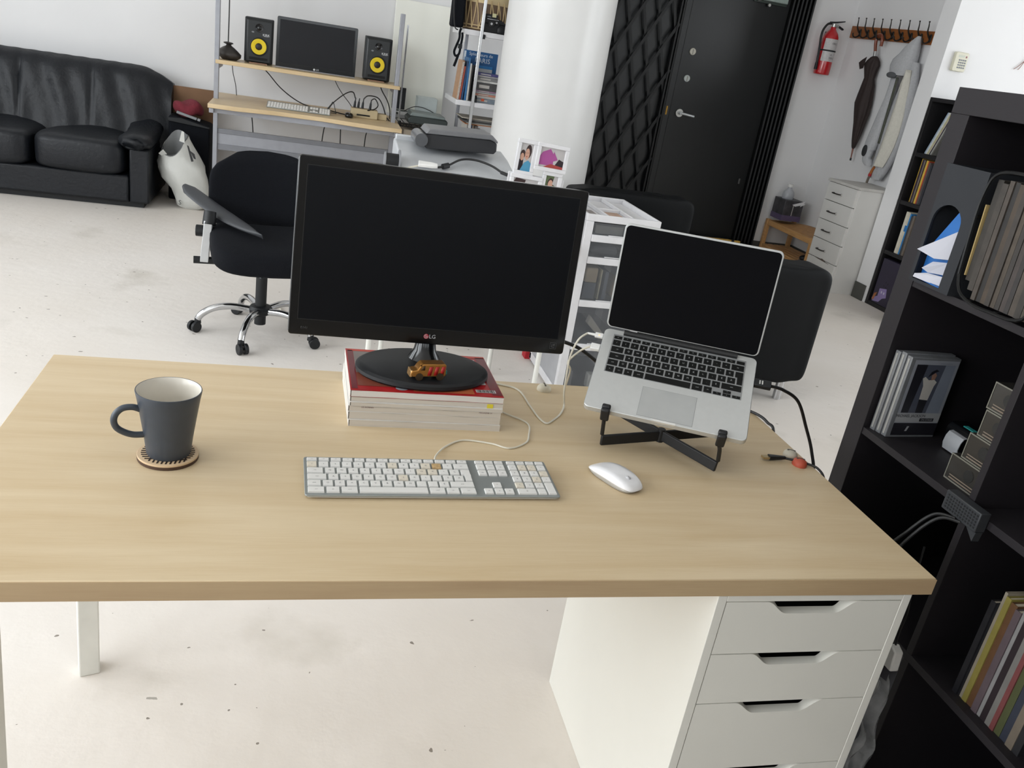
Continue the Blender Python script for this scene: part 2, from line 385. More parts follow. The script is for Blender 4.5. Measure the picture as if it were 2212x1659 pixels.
def drawer(z0, z1, i):
    xa, xb = AX0 + t + .0012, AX1 - t - .0012; xc = (xa + xb) / 2 - .004
    def outline(dep, w0, w1):
        P = [(xa, z0 + .001), (xb, z0 + .001), (xb, z1 - .001)]
        N = 10
        for k in range(N + 1):                       # right shoulder
            u = k / N; P.append((xc + w0 + (w1 - w0) * u, z1 - .001 - dep * (.5 - .5 * cos(pi * u))))
        for k in range(N + 1):
            u = 1 - k / N; P.append((xc - w0 - (w1 - w0) * u, z1 - .001 - dep * (.5 - .5 * cos(pi * u))))
        P.append((xa, z1 - .001)); return P
    b = B(); b.prism(outline(.0232, .086, .044), 'Y', AY0 + .0005, AY0 + .0165, 0, outline(.0215, .073, .050))
    o = part('drawer', b, white_lacquer, du, smooth=25)
    q = B(); q.box(xa + .012, xb - .012, AY0 + .034, AY0 + .5, z0 + .012, z1 - .045); q.box(xa + .012, xa + .02, AY0 + .019, AY0 + .5, z0 + .02, z1 - .03)
    q.box(xb - .02, xb - .012, AY0 + .019, AY0 + .5, z0 + .02, z1 - .03); part('drawer_box', q, dark_in, o)
zb = [.6860, .5815, .4775, .3270, .1780, .0305]
for i in range(5): drawer(zb[i + 1], zb[i], i)

# ================================================================ MONITOR on the desk
mon = thing('monitor', 'large black desktop monitor on an oval foot, standing on magazines', 'monitor', (-.789, .625, .854), (-.082, .006, -.002))
W2, MH = .283, .342
def plate(b, x0, x1, z0, z1, y0, y1, r, mi=0): b.prism(rrect(x0, x1, z0, z1, r), 'Y', y0, y1, mi)
b = B(); plate(b, -W2, W2, 0, MH, 0, .018, .006); part('bezel', b, black_plastic, mon, bev=.0015, local=True)
b = B(); plate(b, -W2 + .004, W2 - .004, .004, MH - .004, .018, .026, .01); plate(b, -.2, .2, .04, .27, .026, .05, .03); part('rear_shell', b, M('gloss_grey_rear', '#4a4c50', .25), mon, bev=.002, local=True)
for xa in (-W2 - .0012, W2 - .001): part('side_trim', B().box(xa, xa + .0022, .004, .017, .006, MH - .006), M('clear_grey_trim', '#9da0a4', .25), mon, local=True)
b = B(); b.box(-W2 + .017, W2 - .017, -.0006, .001, .033, MH - .017); part('screen', b, screen_mat, mon, local=True)
b = B(); b.box(-W2 + .0155, W2 - .0155, -.0009, .0005, .0315, .033); b.box(-W2 + .0155, W2 - .0155, -.0009, .0005, MH - .017, MH - .0155)
b.box(-W2 + .0155, -W2 + .017, -.0009, .0005, .033, MH - .017); b.box(W2 - .017, W2 - .0155, -.0009, .0005, .033, MH - .017); part('screen_gasket', b, M('gasket_black', '#050506', .7), mon, local=True)
def lg_logo(b, m, s):
    """red disc emblem plus two letters; material 0 disc, 1 pale, on plane m"""
    n = 24; b.poly([m @ Vector((-1.25 * s + .62 * s * cos(2 * pi * k / n), .62 * s * sin(2 * pi * k / n), 0)) for k in range(n)], 0)
    def ring(r0, r1, a0, a1):
        k = 14; P = [(r1 * cos(rad(a0 + (a1 - a0) * i / k)), r1 * sin(rad(a0 + (a1 - a0) * i / k))) for i in range(k + 1)]
        P += [(r0 * cos(rad(a0 + (a1 - a0) * i / k)), r0 * sin(rad(a0 + (a1 - a0) * i / k))) for i in range(k, -1, -1)]
        b.poly([m @ Vector((-1.25 * s + x * s, y * s, .0002)) for x, y in P], 1)
    ring(.42, .5, 75, 360)
    b.poly([m @ Vector((-1.25 * s + x * s, y * s, .0003)) for x, y in ((.1, -.05), (.5, -.05), (.5, .05), (.1, .05))], 1)
    b.poly([m @ Vector((-1.25 * s + x * s, y * s, .0003)) for x, y in ((-.1, -.22), (.14, -.22), (.14, -.14), (0, -.14), (0, .26), (-.1, .26))], 1)
    b.poly([m @ Vector((-1.25 * s + x * s, y * s, .0003)) for x, y in ((-.33, .1), (-.2, .1), (-.2, .24), (-.33, .24))], 1)
    b.text('LG', m @ Matrix.Translation((.25 * s, -.02 * s, .0002)), 1.35 * s, 1)
red_em = M('emblem_red', '#a8323f', .4); pale_em = M('emblem_grey', '#b9b9bb', .4)
b = B(); lg_logo(b, frame_mat((-.0015, -.0012, .0165), (1, 0, 0), (0, 0, 1)), .0085); part('logo', b, [red_em, pale_em], mon, local=True)
b = B(); m = frame_mat((W2 - .025, -.0011, .018), (1, 0, 0), (0, 0, 1))
for x0, x1, y0, y1 in ((-7, 7, 6, 7), (-7, 7, -7, -6), (-7, -6, -6, 6), (6, 7, -6, 6), (-4, 4, -4, -2), (-4, -2, -2, 4), (-1, 4, 0, 4)):
    b.poly([m @ Vector((x / 1000, y / 1000, 0)) for x, y in ((x0, y0), (x1, y0), (x1, y1), (x0, y1))])
part('rating_sticker', b, M('sticker_grey', '#3b3d40', .5), mon, local=True)
part('model_print', B().text('E141', frame_mat((-W2 + .03, -.0011, .015), (1, 0, 0), (0, 0, 1)), .007), MATS['sticker_grey'], mon, local=True)
# stand: local axes follow the panel, so build in world space
SZ = .8037
def ell(cx, cy, a, bb, z, n=48): return [(cx + a * cos(2 * pi * k / n), cy + bb * sin(2 * pi * k / n), z) for k in range(n)]
b = B(); b.loft([ell(-.805, .597, .131, .098, SZ), ell(-.805, .597, .135, .102, SZ + .004), ell(-.805, .597, .134, .101, SZ + .010), ell(-.805, .597, .128, .096, SZ + .014)])
part('stand_foot', b, [black_matte], mon)
b = B(); b.loft([ell(-.797, .645, .034, .034, SZ + .013), ell(-.797, .645, .031, .031, SZ + .018), ell(-.797, .645, .023, .023, SZ + .032), ell(-.797, .648, .019, .017, SZ + .06), ell(-.797, .655, .02, .014, SZ + .11), ell(-.797, .66, .022, .012, SZ + .15)])
part('stand_neck', b, black_plastic, mon)

# ---- magazines under the monitor (topmost first)
cover_red = M('red_magazine_cover', '#a31f22', .35, nz=(30, .15)); pages = M('magazine_page_edges', '#c9c2b8', .8, nz=(14, .10), stretch=(.25, .25, 60))
page_pale = M('pale_page_edges', '#d6d2ce', .8, nz=(14, .06), stretch=(.25, .25, 60)); spine_w = M('white_spine', '#d8d6d2', .6)
th = [.0135, .0105, .0080, .0120, .0160, .0134]; z = H
MAGL = ['bottom magazine of the stack lying on the desk', 'second magazine from the bottom of the stack, thick with cream page edges',
        'third magazine from the bottom of the stack, small print on its edge', 'third magazine from the top of the stack, yellow tab just above it',
        'second magazine from the top of the stack, with a yellow sticky tab', 'topmost red-covered magazine of the stack under the monitor']
for i, h in enumerate(reversed(th)):
    top = i == 5; dx = random.uniform(-.0025, .0025); dy = random.uniform(-.002, .002)
    mg = thing('magazine', MAGL[i], 'magazine', (-.8035, .597, z), (0, 0, rad(.6 + random.uniform(-.5, .5)) if not top else rad(.4)), 'magazines stacked under the monitor')
    x0, x1, y0, y1 = -.1485 + dx, .1485 + dx, -.108 + dy, .108 + dy
    b = B(); N = 24
    for zz in (0,):                                    # slightly wavy page block
        rings = []
        for k in range(N + 1):
            x = x0 + .002 + (x1 - x0 - .002) * k / N; wv = .0006 * sin(k * .55 + i)
            rings.append([(x, y0, .0004 + max(0, wv)), (x, y1, .0004), (x, y1, h - .0006), (x, y0, h - .0008 + min(0, wv))])
        b.loft(rings)
    part('page_block', b, page_pale if top else pages, mg, local=True, smooth=30)
    b = B(); b.box(x0, x1, y0, y1, h - .0007, h); b.box(x0, x1, y0, y1, 0, .0006); b.box(x0 - .0004, x0 + .0006, y0, y1, .0006, h - .0007, 1)
    part('cover', b, [cover_red if top else spine_w, spine_w], mg, local=True)
    if i == 2:
        b = B()
        for xx, tx in ((-.115, 'LES BONNES'), (.115, 'MAGAZINE 24')): b.text(tx, frame_mat((xx, y0 - .0003, h - .0025), (1, 0, 0), (0, 0, 1)), .0042)
        part('edge_print', b, M('dark_print', '#5b3040', .7), mg, local=True)
    if i == 4:
        b = B(); b.box(.116, .128, y0 - .0009, y0 - .0004, -.005, .0085); part('sticky_tab', b, M('yellow_sticky', '#d9c93a', .6), mg, local=True)
    if top:
        b = B(); zz = h + .0004
        def q(x0, x1, y0, y1, mi, d=0): b.poly([(x0, y0, zz + d), (x1, y0, zz + d), (x1, y1, zz + d), (x0, y1, zz + d)], mi)
        q(-.146, .147, .096, .106, 0); q(-.135, .10, -.02, .095, 1); q(-.135, .02, -.085, -.02, 2); q(-.03, .09, -.1, -.055, 3); q(-.147, -.136, -.1, .1, 4)
        q(.105, .122, .03, .085, 5); q(.105, .122, -.05, .0, 5); q(.095, .135, -.09, -.076, 5, .0002); q(.126, .146, -.1, .1, 4)
        for k in range(14): q(.097 + k * .0026, .0982 + k * .0026 + (k % 3) * .0004, -.089, -.077, 6, .0004)
        q(.104, .116, -.03, -.02, 0, .0002); q(.104, .116, .05, .06, 0, .0002)
        n = 16; b.poly([(-.052 + .012 * cos(2 * pi * k / n), -.09 + .009 * sin(2 * pi * k / n), zz + .0002) for k in range(n)], 7)
        part('cover_print', b, [M('print_bright_red', '#c33a22', .35), M('print_grey_brown', '#7d716c', .35), M('print_brown', '#7a4030', .35), M('print_orange', '#b0603c', .35),
             M('print_wine', '#6c2128', .35), M('print_white', '#cfcaca', .35), M('print_black', '#2a2426', .35), M('print_steel', '#8a8e94', .35)], mg, local=True)
    z += h

# ---- toy bus on the monitor foot
gold = M('gold_die_cast', '#a5743a', .3, metal=.75, nz=(60, .1)); tred = M('toy_red', '#a5201c', .4); teal = M('toy_teal', '#2d8f8c', .4)
bus = thing('toy_bus', 'small gold toy bus with red windows on the monitor foot', 'toy', (-.805, .533, SZ + .0142), (0, 0, rad(10)))
b = B(); b.prism([(-.034, .007), (.033, .007), (.034, .012), (.033, .031), (.030, .033), (-.014, .033), (-.020, .028), (-.024, .021), (-.036, .019), (-.037, .012)], 'Y', -.0125, .0125)
part('body', b, gold, bus, bev=.0016, local=True)
b = B()
for k in range(3): x = -.004 + k * .0125; b.poly([(x, -.0128, .010), (x + .0075, -.0128, .010), (x + .0105, -.0128, .028), (x + .003, -.0128, .028)])
part('window', b, tred, bus, local=True, solid=.001)
b = B(); b.prism([(-.0385, .006), (-.037, .020), (-.033, .020), (-.034, .006)], 'Y', -.011, .011); part('grille', b, M('bright_gold', '#e0b27a', .25, metal=.8), bus, bev=.001, local=True)
b = B(); b.poly([(-.0185, -.0129, .021), (-.010, -.0129, .021), (-.010, -.0129, .030), (-.013, -.0129, .030)]); part('side_glass', b, M('toy_dark', '#4a331c', .3), bus, local=True, solid=.0006)
for x in (-.020, .022):
    for y in (-.011, .011): part('wheel', B().cyl((x, y - .003, .0075), (x, y + .003, .0075), .0075, n=16), M('toy_wheel', '#3a2a18', .5), bus, local=True)
part('tail_light', B().box(.034, .037, -.009, -.002, .011, .018), teal, bus, local=True); part('mirror', B().cyl((-.018, -.013, .030), (-.021, -.016, .035), .0014, n=6), gold, bus, local=True)

# ---- mug and coaster
cst = thing('coaster', 'round plywood coaster with cut line pattern under the mug', 'coaster', (-1.250, .338, H))
b = B(); b.lathe([(.0465, 0), (.0475, .0008), (.0475, .0058), (.047, .0060)], n=48); part('base', b, M('burnt_ply_edge', '#4a3426', .7), cst, local=True)
b = B(); b.lathe([(.0474, .0060), (.0474, .0088), (.0470, .0092)], n=48); part('top_ply', b, M('pale_plywood', '#d2b795', .6, nz=(9, .05)), cst, local=True)
b = B()
for k in range(8):
    y = -.026 + k * .0068; hw = math.sqrt(.0415 ** 2 - y * y)
    b.prism([(-hw, y), (-.012 - .0015 * k, y), (-.012 - .0015 * k, y + .0032), (-hw, y + .0032)], 'Z', .0090, .0095)
    b.prism([(.014, y), (hw, y), (hw, y + .0032), (.014, y + .0032)], 'Z', .0090, .0095)
for k in range(9):
    x = -.026 + k * .0066; y1 = -math.sqrt(.0415 ** 2 - x * x); b.prism([(x, y1), (x + .0028, y1), (x + .0028 + .002, y1 + .016), (x + .002, y1 + .016)], 'Z', .0090, .00955)
part('cut_lines', b, M('laser_burnt', '#2a1c12', .8), cst, local=True)['kind'] = 'stuff'
mug = thing('mug', 'dark grey ceramic mug with white inside on the round coaster', 'mug', (-1.249, .338, H + .0093))
mg_out = M('dark_grey_glaze', '#3e454f', .42, spec=.5, nz=(50, .08)); mg_in = M('white_glaze', '#d5d0c6', .25)
b = B(); b.lathe([(.028, .0008), (.033, 0), (.0345, .003), (.0375, .030), (.0425, .064), (.0478, .098), (.0505, .1118), (.0502, .1134), (.0493, .1137), (.0488, .1134)], n=56, cap=False)
b.lathe([(.0, .0012), (.028, .0008)], n=56, cap=False)
b.lathe([(.0488, .1134), (.0478, .1120), (.0450, .098), (.0400, .064), (.0350, .030), (.0315, .008), (.026, .005), (0, .0048)], n=56, mi=1, cap=False)
part('body', b, [mg_out, mg_in], mug, local=True, smooth=50)
hd = []; A = Vector((-.95, -.31, 0)).normalized()
for r, zz in ((.0425, .082), (.054, .0868), (.068, .0862), (.078, .078), (.0815, .066), (.078, .054), (.068, .045), (.054, .0385), (.0385, .037)): hd.append(A * r + Vector((0, 0, zz)))
b = B(); b.tube(hd, .0052, 12, sm=5); part('handle', b, mg_out, mug, local=True, smooth=60)

# ================================================================ KEYBOARD
KB_ROT = (.070, 0, .0293)
kb = thing('keyboard', 'full-size white and aluminium keyboard with worn stained keys', 'keyboard', (-1.0306, .2126, H + .0020), KB_ROT)
b = B(); b.prism(rrect(0, .43, 0, .114, .005), 'Z', .003, .0062); part('top_plate', b, M('keyboard_aluminium', '#9ba09f', .4, metal=.5, nz=(90, .02)), kb, bev=.0008, local=True)
b = B(); b.prism(rrect(.003, .427, .003, .111, .005), 'Z', 0, .003); b.box(.03, .40, .092, .108, -.0062, 0); part('bottom_shell', b, white_plastic, kb, local=True)
key_w = M('white_key', '#dddcd9', .5, nz=(160, .02)); key_s = M('soiled_key', '#d6cebf', .55, nz=(160, .10)); key_b = M('brown_stained_key', '#b89b70', .55, nz=(160, .3))
KEYCACHE = {}
def key_mesh(w, d, hgt, mat, ins):
    k = (round(w, 4), round(d, 4), mat.name)
    if k not in KEYCACHE:
        b = B(); b.frustum(0, w, 0, d, 0, hgt, ins)
        me = bpy.data.meshes.new('key'); me.from_pydata(b.v, [], b.f); me.materials.append(mat); KEYCACHE[k] = me
    return KEYCACHE[k]
def add_key(parent, x, y, w, d, zt, hgt, mat, ins=.0006):
    o = bpy.data.objects.new('key', key_mesh(w, d, hgt, mat, ins)); COL.objects.link(o); o.parent = parent; o.location = (x, y, zt); return o
leg_b = B(); U = .0193; RP = .0187; G = .0033; ZK = .0062; KH = .0024
def legend(b, x, y, w, d, tx, z, s=.0062):
    if tx: b.text(tx, Matrix.Translation((x + w / 2, y + d / 2, z)), s)
def row(parent, lb, x0, y, keys, u, d, g, zt, hgt, mat, soil={}, s=.0055):
    x = x0
    for i, (wu, tx) in enumerate(keys):
        wd = wu * u - g
        add_key(parent, x + g / 2, y, wd, d, zt, hgt, soil.get(i, mat)); legend(lb, x + g / 2, y, wd, d, tx, zt + hgt + .00015, s if len(tx) == 1 else s * .62); x += wu * u
ones = lambda t: [(1, c) for c in t]
X0 = .0035; Y5 = .0065; D = RP - G
yr = [Y5 + RP * k for k in range(5)]; yf = Y5 + RP * 5
row(kb, leg_b, X0, yf, [(14.5 / 14, t) for t in ['esc', 'F1', 'F2', 'F3', 'F4', 'F5', 'F6', 'F7', 'F8', 'F9', 'F10', 'F11', 'F12', 'F13']], U, .0088, G, ZK, KH, key_w, s=.005)
row(kb, leg_b, X0, yr[4], ones('/1234567890-=') + [(1.5, 'del')], U, D, G, ZK, KH, key_w, {0: key_s, 7: key_s, 10: key_s, 11: key_b})
row(kb, leg_b, X0, yr[3], [(1.5, 'tab')] + ones('QWERTYUIOP^Ç') + [(1.0, '')], U, D, G, ZK, KH, key_w, {9: key_s, 10: key_s})
row(kb, leg_b, X0, yr[2], [(1.75, 'caps')] + ones('ASDFGHJKL;ÈÀ') + [(.75, '')], U, D, G, ZK, KH, key_w, {7: key_s})
add_key(kb, X0 + 13.75 * U + G / 2, yr[2] + D - .001, .75 * U - G, G + .002, ZK, KH, key_w, .0)
row(kb, leg_b, X0, yr[1], [(1.25, 'shift')] + ones('ÙZXCVBNM,.É') + [(2.25, 'shift')], U, D, G, ZK, KH, key_w)
row(kb, leg_b, X0, yr[0], [(1.5, 'ctrl'), (1.25, 'alt'), (1.5, 'cmd'), (6, ''), (1.5, 'cmd'), (1.25, 'alt'), (1.5, 'ctrl')], U, D, G, ZK, KH, key_w)
NX = .2955; NU = .0182
row(kb, leg_b, NX, yf, [(1, 'F14'), (1, 'F15'), (1, 'F16')], NU, .0088, G, ZK, KH, key_w, s=.005)
row(kb, leg_b, NX, yr[4], [(1, 'fn'), (1, 'home'), (1, 'pg')], NU, D, G, ZK, KH, key_w); row(kb, leg_b, NX, yr[3], [(1, 'del'), (1, 'end'), (1, 'pg')], NU, D, G, ZK, KH, key_w)
row(kb, leg_b, NX + NU, yr[1], [(1, '^')], NU, D, G, ZK, KH, key_w); row(kb, leg_b, NX, yr[0], [(1, '<'), (1, 'v'), (1, '>')], NU, D, G, ZK, KH, key_w)
PX0 = .3545; PU = .0180
row(kb, leg_b, PX0, yf, [(1, 'F17'), (1, 'F18'), (1, 'F19'), (1, '')], PU, .0088, G, ZK, KH, key_w, s=.005)
row(kb, leg_b, PX0, yr[4], [(1, 'clr'), (1, '='), (1, '/'), (1, '*')], PU, D, G, ZK, KH, key_w, {1: key_s, 2: key_s})
row(kb, leg_b, PX0, yr[3], ones('789-'), PU, D, G, ZK, KH, key_w, {3: key_s}); row(kb, leg_b, PX0, yr[2], ones('456+'), PU, D, G, ZK, KH, key_w, {2: key_s})
row(kb, leg_b, PX0, yr[1], ones('123'), PU, D, G, ZK, KH, key_w, {0: key_s}); row(kb, leg_b, PX0, yr[0], [(2, '0'), (1, '.')], PU, D, G, ZK, KH, key_w)
add_key(kb, PX0 + 3 * PU + G / 2, yr[0], PU - G, D + RP, ZK, KH, key_w)
part('key_lettering', leg_b, M('key_print_grey', '#6f7073', .6), kb, local=True, smooth=0)
cable('keyboard_cable', [(-.806, .333, H + .011), (-.800, .365, H + .006), (-.775, .41, H + .0025), (-.737, .440, H + .002), (-.684, .431, H + .002), (-.650, .414, H + .002), (-.612, .44, H + .002), (-.597, .475, H + .002), (-.587, .53, H + .002), (-.626, .572, H + .003), (-.645, .60, H + .002), (-.645, .68, H + .002), (-.66, .735, H + .002)], .0018, cord_white, 'thin white keyboard cable curving behind the magazine stack')

# ---- mouse
ms = thing('mouse', 'low white wireless mouse beside the keyboard', 'mouse', (-.4720, .3060, H), (0, 0, rad(27)))
def mtop(p):
    u = p[1] / .0565; k = 1 - .10 * abs(u) ** 2
    return Vector((p[0] * k, p[1], p[2]))
def mouse_ring(s, zs):
    n = 40; R_ = []
    for k in range(n):
        a = 2 * pi * k / n; e = .62
        x = .0287 * s * math.copysign(abs(cos(a)) ** e, cos(a)); y = .0567 * s * math.copysign(abs(sin(a)) ** e, sin(a))
        zz = zs(y); R_.append((x, y, zz))
    return R_
arch = lambda y: .0212 * (1 - .80 * (abs(y + .006) / .0627) ** 2.2)
b = B(); b.loft([mouse_ring(.90, lambda y: .001), mouse_ring(.965, lambda y: .0025 + .14 * arch(y)), mouse_ring(.955, lambda y: .30 * arch(y) + .002)]); part('base', b, M('mouse_base_grey', '#b7b6b2', .4, metal=.3), ms, local=True)
b = B(); b.loft([mouse_ring(.955, lambda y: .30 * arch(y) + .002), mouse_ring(1.0, lambda y: .36 * arch(y) + .003), mouse_ring(.985, lambda y: .52 * arch(y) + .003), mouse_ring(.93, lambda y: .72 * arch(y) + .003), mouse_ring(.80, lambda y: .90 * arch(y) + .0025), mouse_ring(.5, lambda y: arch(y) + .001), mouse_ring(.2, lambda y: arch(y) + .0014)])
part('top_shell', b, M('glossy_white_shell', '#e9e9ec', .18, spec=.5, nz=(5, .01)), ms, local=True, smooth=60)
b = B(); zz = arch(-.026) + .0016
def apple(b, m, s):
    P = [(0, -.5), (.2, -.55), (.42, -.3), (.5, 0), (.40, .12), (.36, .26), (.45, .4), (.3, .48), (.1, .42), (0, .44), (-.1, .42), (-.3, .48), (-.47, .3), (-.5, .05), (-.42, -.3), (-.2, -.55)]
    b.poly([m @ Vector((x * s, y * s, 0)) for x, y in P]); b.poly([m @ Vector((x * s, y * s, 0)) for x, y in ((.0, .5), (.16, .58), (.2, .76), (.04, .68))])
apple(b, frame_mat((0, -.030, zz - .0009), (1, 0, 0), (0, 1, .20)), .0085); part('emblem', b, M('emblem_pale_grey', '#c9c9cd', .3), ms, local=True, solid=.0008)

# ================================================================ LAPTOP
LR = (.494, -.013, -.458)
lap = thing('laptop', 'open silver laptop with black keys raised on a folding black stand', 'laptop', (-.513, .433, .822), LR)
LW, LD = .314, .219
b = B(); b.prism(rrect(0, LW, 0, LD, .011), 'Z', -.0125, 0, 0); part('deck', b, alu, lap, bev=.0012, local=True)
b = B(); b.box(.0205, .2935, .0985, .2055, -.0003, .0004); part('key_well', b, M('well_grey', '#8f9192', .45, metal=.4), lap, local=True)
b = B(); b.box(.1040, .2100, .0060, .0800, 0, .0003); part('trackpad', b, M('trackpad_grey', '#b2b4b4', .35, metal=.4), lap, local=True)
b = B(); b.box(.1034, .2106, .0054, .0806, 0, .00015); part('trackpad_gap', b, M('gap_grey', '#7d7f80', .6), lap, local=True)
b = B(); b.box(.134, .180, -.0005, .004, -.004, .0004); part('lid_notch', b, M('notch_bright', '#e2e2e0', .2, metal=.5), lap, local=True)
key_k = M('black_key', '#0d0e0e', .5, spec=.25); lb = B(); u = .2715 / 14.5; rp = .0186; g = .0030; d = rp - g; x0 = .0212; y0 = .0995; zt = .0003; kh = .0009
yy = [y0 + rp * k for k in range(5)]
row(lap, lb, x0, yy[4] + rp, [(14.5 / 14, t) for t in ['esc', 'F1', 'F2', 'F3', 'F4', 'F5', 'F6', 'F7', 'F8', 'F9', 'F10', 'F11', 'F12', '']], u, .0088, g, zt, kh, key_k, s=.0046)
row(lap, lb, x0, yy[4], ones('/1234567890-=') + [(1.5, 'del')], u, d, g, zt, kh, key_k)
row(lap, lb, x0, yy[3], [(1.5, 'tab')] + ones('QWERTYUIOP^Ç') + [(1.0, '')], u, d, g, zt, kh, key_k)
row(lap, lb, x0, yy[2], [(1.75, 'caps')] + ones('ASDFGHJKL;ÈÀ') + [(.75, '')], u, d, g, zt, kh, key_k)
add_key(lap, x0 + 13.75 * u + g / 2, yy[2] + d - .001, .75 * u - g, g + .002, zt, kh, key_k, 0)
row(lap, lb, x0, yy[1], [(1.25, 'shift')] + ones('ÙZXCVBNM,.É') + [(2.25, 'shift')], u, d, g, zt, kh, key_k)
row(lap, lb, x0, yy[0], [(1, 'fn'), (1, 'ctrl'), (1, 'alt'), (1.25, 'cmd'), (5, ''), (1.25, 'cmd'), (1, 'alt')], u, d, g, zt, kh, key_k)
xa = x0 + 11.5 * u
row(lap, lb, xa, yy[0], [(1, '<')], u, d / 2 - .0006, g, zt, kh, key_k, s=.004); row(lap, lb, xa + 2 * u, yy[0], [(1, '>')], u, d / 2 - .0006, g, zt, kh, key_k, s=.004)
row(lap, lb, xa + u, yy[0], [(1, 'v')], u, d / 2 - .0004, g, zt, kh, key_k, s=.004); row(lap, lb, xa + u, yy[0] + d / 2 + .0004, [(1, '^')], u, d / 2 - .0004, g, zt, kh, key_k, s=.004)
part('key_lettering', lb, M('key_print_pale', '#a9acad', .6), lap, local=True, smooth=0)
LIDM = Matrix.Translation((0, LD - .004, .004)) @ Matrix.Rotation(rad(60.3), 4, 'X')
b = B(); b.xf = LIDM; b.prism(rrect(0, LW, .004, LD + .002, .011), 'Z', -.006, 0); part('lid', b, alu, lap, bev=.001, local=True)
b = B(); b.xf = LIDM; b.prism(rrect(.0035, LW - .0035, .006, LD - .0015, .009), 'Z', 0, .0006); part('screen', b, glass_screen, lap, local=True)
b = B(); b.cyl((.04, LD - .006, .001), (.274, LD - .006, .001), .0065, n=16); part('hinge', b, M('hinge_black', '#17181a', .4), lap, local=True)
DEC = Matrix.Translation((-.513, .433, .822)) @ Euler(LR, 'XYZ').to_matrix().to_4x4()
def dk(x, y, z): return DEC @ Vector((x, y, z))

# ---- folding laptop stand
stnd = thing('laptop_stand', 'black folding X-shaped stand under the open laptop', 'stand', (-.35, .44, H))
blk = M('stand_black_nylon', '#121316', .5)
FL, FR = Vector((-.459, .438, H)), Vector((-.250, .342, H)); RL_, RR_ = Vector((-.40, .575, H)), Vector((-.185, .475, H))
def bar(a, c, w, h): # flat bar from a to c
    b = B(); d = (c - a).normalized(); s = d.cross(Vector((0, 0, 1))).normalized() * w / 2; up = s.cross(d).normalized() * h / 2
    b.loft([[p + s + up, p - s + up, p - s - up, p + s - up] for p in (a, c)]); return b
upv = Vector((0, 0, 1))
part('cross_bar', bar(FL + upv * .016, RR_ + upv * .030, .007, .022), blk, stnd, bev=.002); part('cross_bar', bar(FR + upv * .016, RL_ + upv * .034, .007, .022), blk, stnd, bev=.002)
ctr = (FL + RR_ + FR + RL_) / 4
part('pivot', B().cyl(ctr + upv * .010, ctr + upv * .038, .008, n=14), blk, stnd)
for f, xx in ((FL, .045), (FR, .268)):
    top = dk(xx, -.003, .006); d = (top - f)
    part('foot', bar(f + upv * .0005, f + upv * .036, .017, .016), blk, stnd, bev=.004); part('front_arm', B().tube([f + upv * .03, f + d * .5 + upv * .01, dk(xx, -.006, -.022)], .0042, 8, sm=4), blk, stnd)
    b = B(); b.xf = DEC; b.box(xx - .0085, xx + .0085, -.0105, -.0012, -.022, .010); b.box(xx - .0085, xx + .0085, -.0013, .009, .0006, .010); part('front_clamp', b, blk, stnd, bev=.003)
for f, xx, yb in ((RL_, .06, .16), (RR_, .255, .16)):
    part('foot', bar(f + upv * .0005, f + upv * .04, .015, .014), blk, stnd, bev=.003)
    part('rear_arm', B().tube([f + upv * .03, dk(xx, yb, -.0175)], .0045, 8, sm=1), blk, stnd)

# ---- plugs and cables at the laptop
def edge_plug(name, side, y, mat, label, L=.022, wz=.0075, wy=.011):
    t = thing(name, label, 'plug', tuple(dk(0 if side < 0 else LW, y, -.006)), LR); s = side
    b = B(); b.box(min(0.0004 * s, s * L), max(.0004 * s, s * L), -wy / 2, wy / 2, -wz / 2, wz / 2); part('housing', b, mat, t, bev=.0015, local=True); return t
t = edge_plug('power_plug', -1, .198, white_plastic, 'white magnetic power plug in the left side of the laptop', .018, .006, .012)
part('charge_light', B().cyl((-.009, -.002, .0031), (-.009, -.002, .0034), .0012, n=10), M('amber_light', '#ffb060', .4, emit=2.0), t, local=True)
part('collar', B().cyl((-.018, 0, 0), (-.034, 0, 0), .0030, .0022, n=10), white_plastic, t, local=True)
edge_plug('display_plug', -1, .163, white_plastic, 'square white display adapter plug below the power plug', .020, .008, .016)
t = edge_plug('hdmi_plug', 1, .158, black_matte, 'black video plug with pale print in the right side of the laptop', .034, .010, .018)
b = B(); b.box(.010, .0125, -.005, .005, .0051, .0054); b.box(.015, .0175, -.005, .005, .0051, .0054); part('print', b, M('plug_print', '#b8b8b4', .6), t, local=True)
p0 = dk(-.034, .198, -.006)
cable('power_cable', [p0, (-.486, .60, .897), (-.495, .605, .86), (-.494, .61, .82), (-.490, .615, .77), (-.482, .622, H + .006), (-.500, .585, H + .0022), (-.528, .548, H + .0022), (-.545, .534, H + .0022), (-.555, .56, H + .0022), (-.560, .62, H + .0022), (-.566, .70, H + .0022), (-.60, .727, H + .0022), (-.66, .742, H + .0022)], .0021, cord_white, 'white power cable looping from the laptop down onto the desk')
p0 = dk(-.020, .163, -.006)
cable('display_cable', [p0, (-.476, .60, .874), (-.486, .625, .845), (-.478, .66, .82), (-.455, .70, .79), (-.442, .74, .748), (-.436, .760, H + .001), (-.435, .766, H - .03), (-.434, .77, .50)], .0021, cord_white, 'white display cable dropping behind the back edge of the desk')
cable('monitor_cable', [(-.60, .672, .90), (-.555, .69, .885), (-.50, .70, .86), (-.44, .70, .84), (-.36, .70, .79), (-.28, .72, .745), (-.25, .76, .735), (-.24, .775, .60)], .0042, cord_black, 'thick black cable running from the monitor behind the laptop')
p0 = dk(LW + .034, .158, -.006)
cable('hdmi_cable', [p0, (-.108, .408, .889), (-.060, .418, .862), (-.018, .425, .802), (.010, .420, .748), (.022, .405, .69), (.026, .39, .55), (.03, .39, .25)], .0034, cord_black, 'thick black video cable arching over the right edge of the desk')
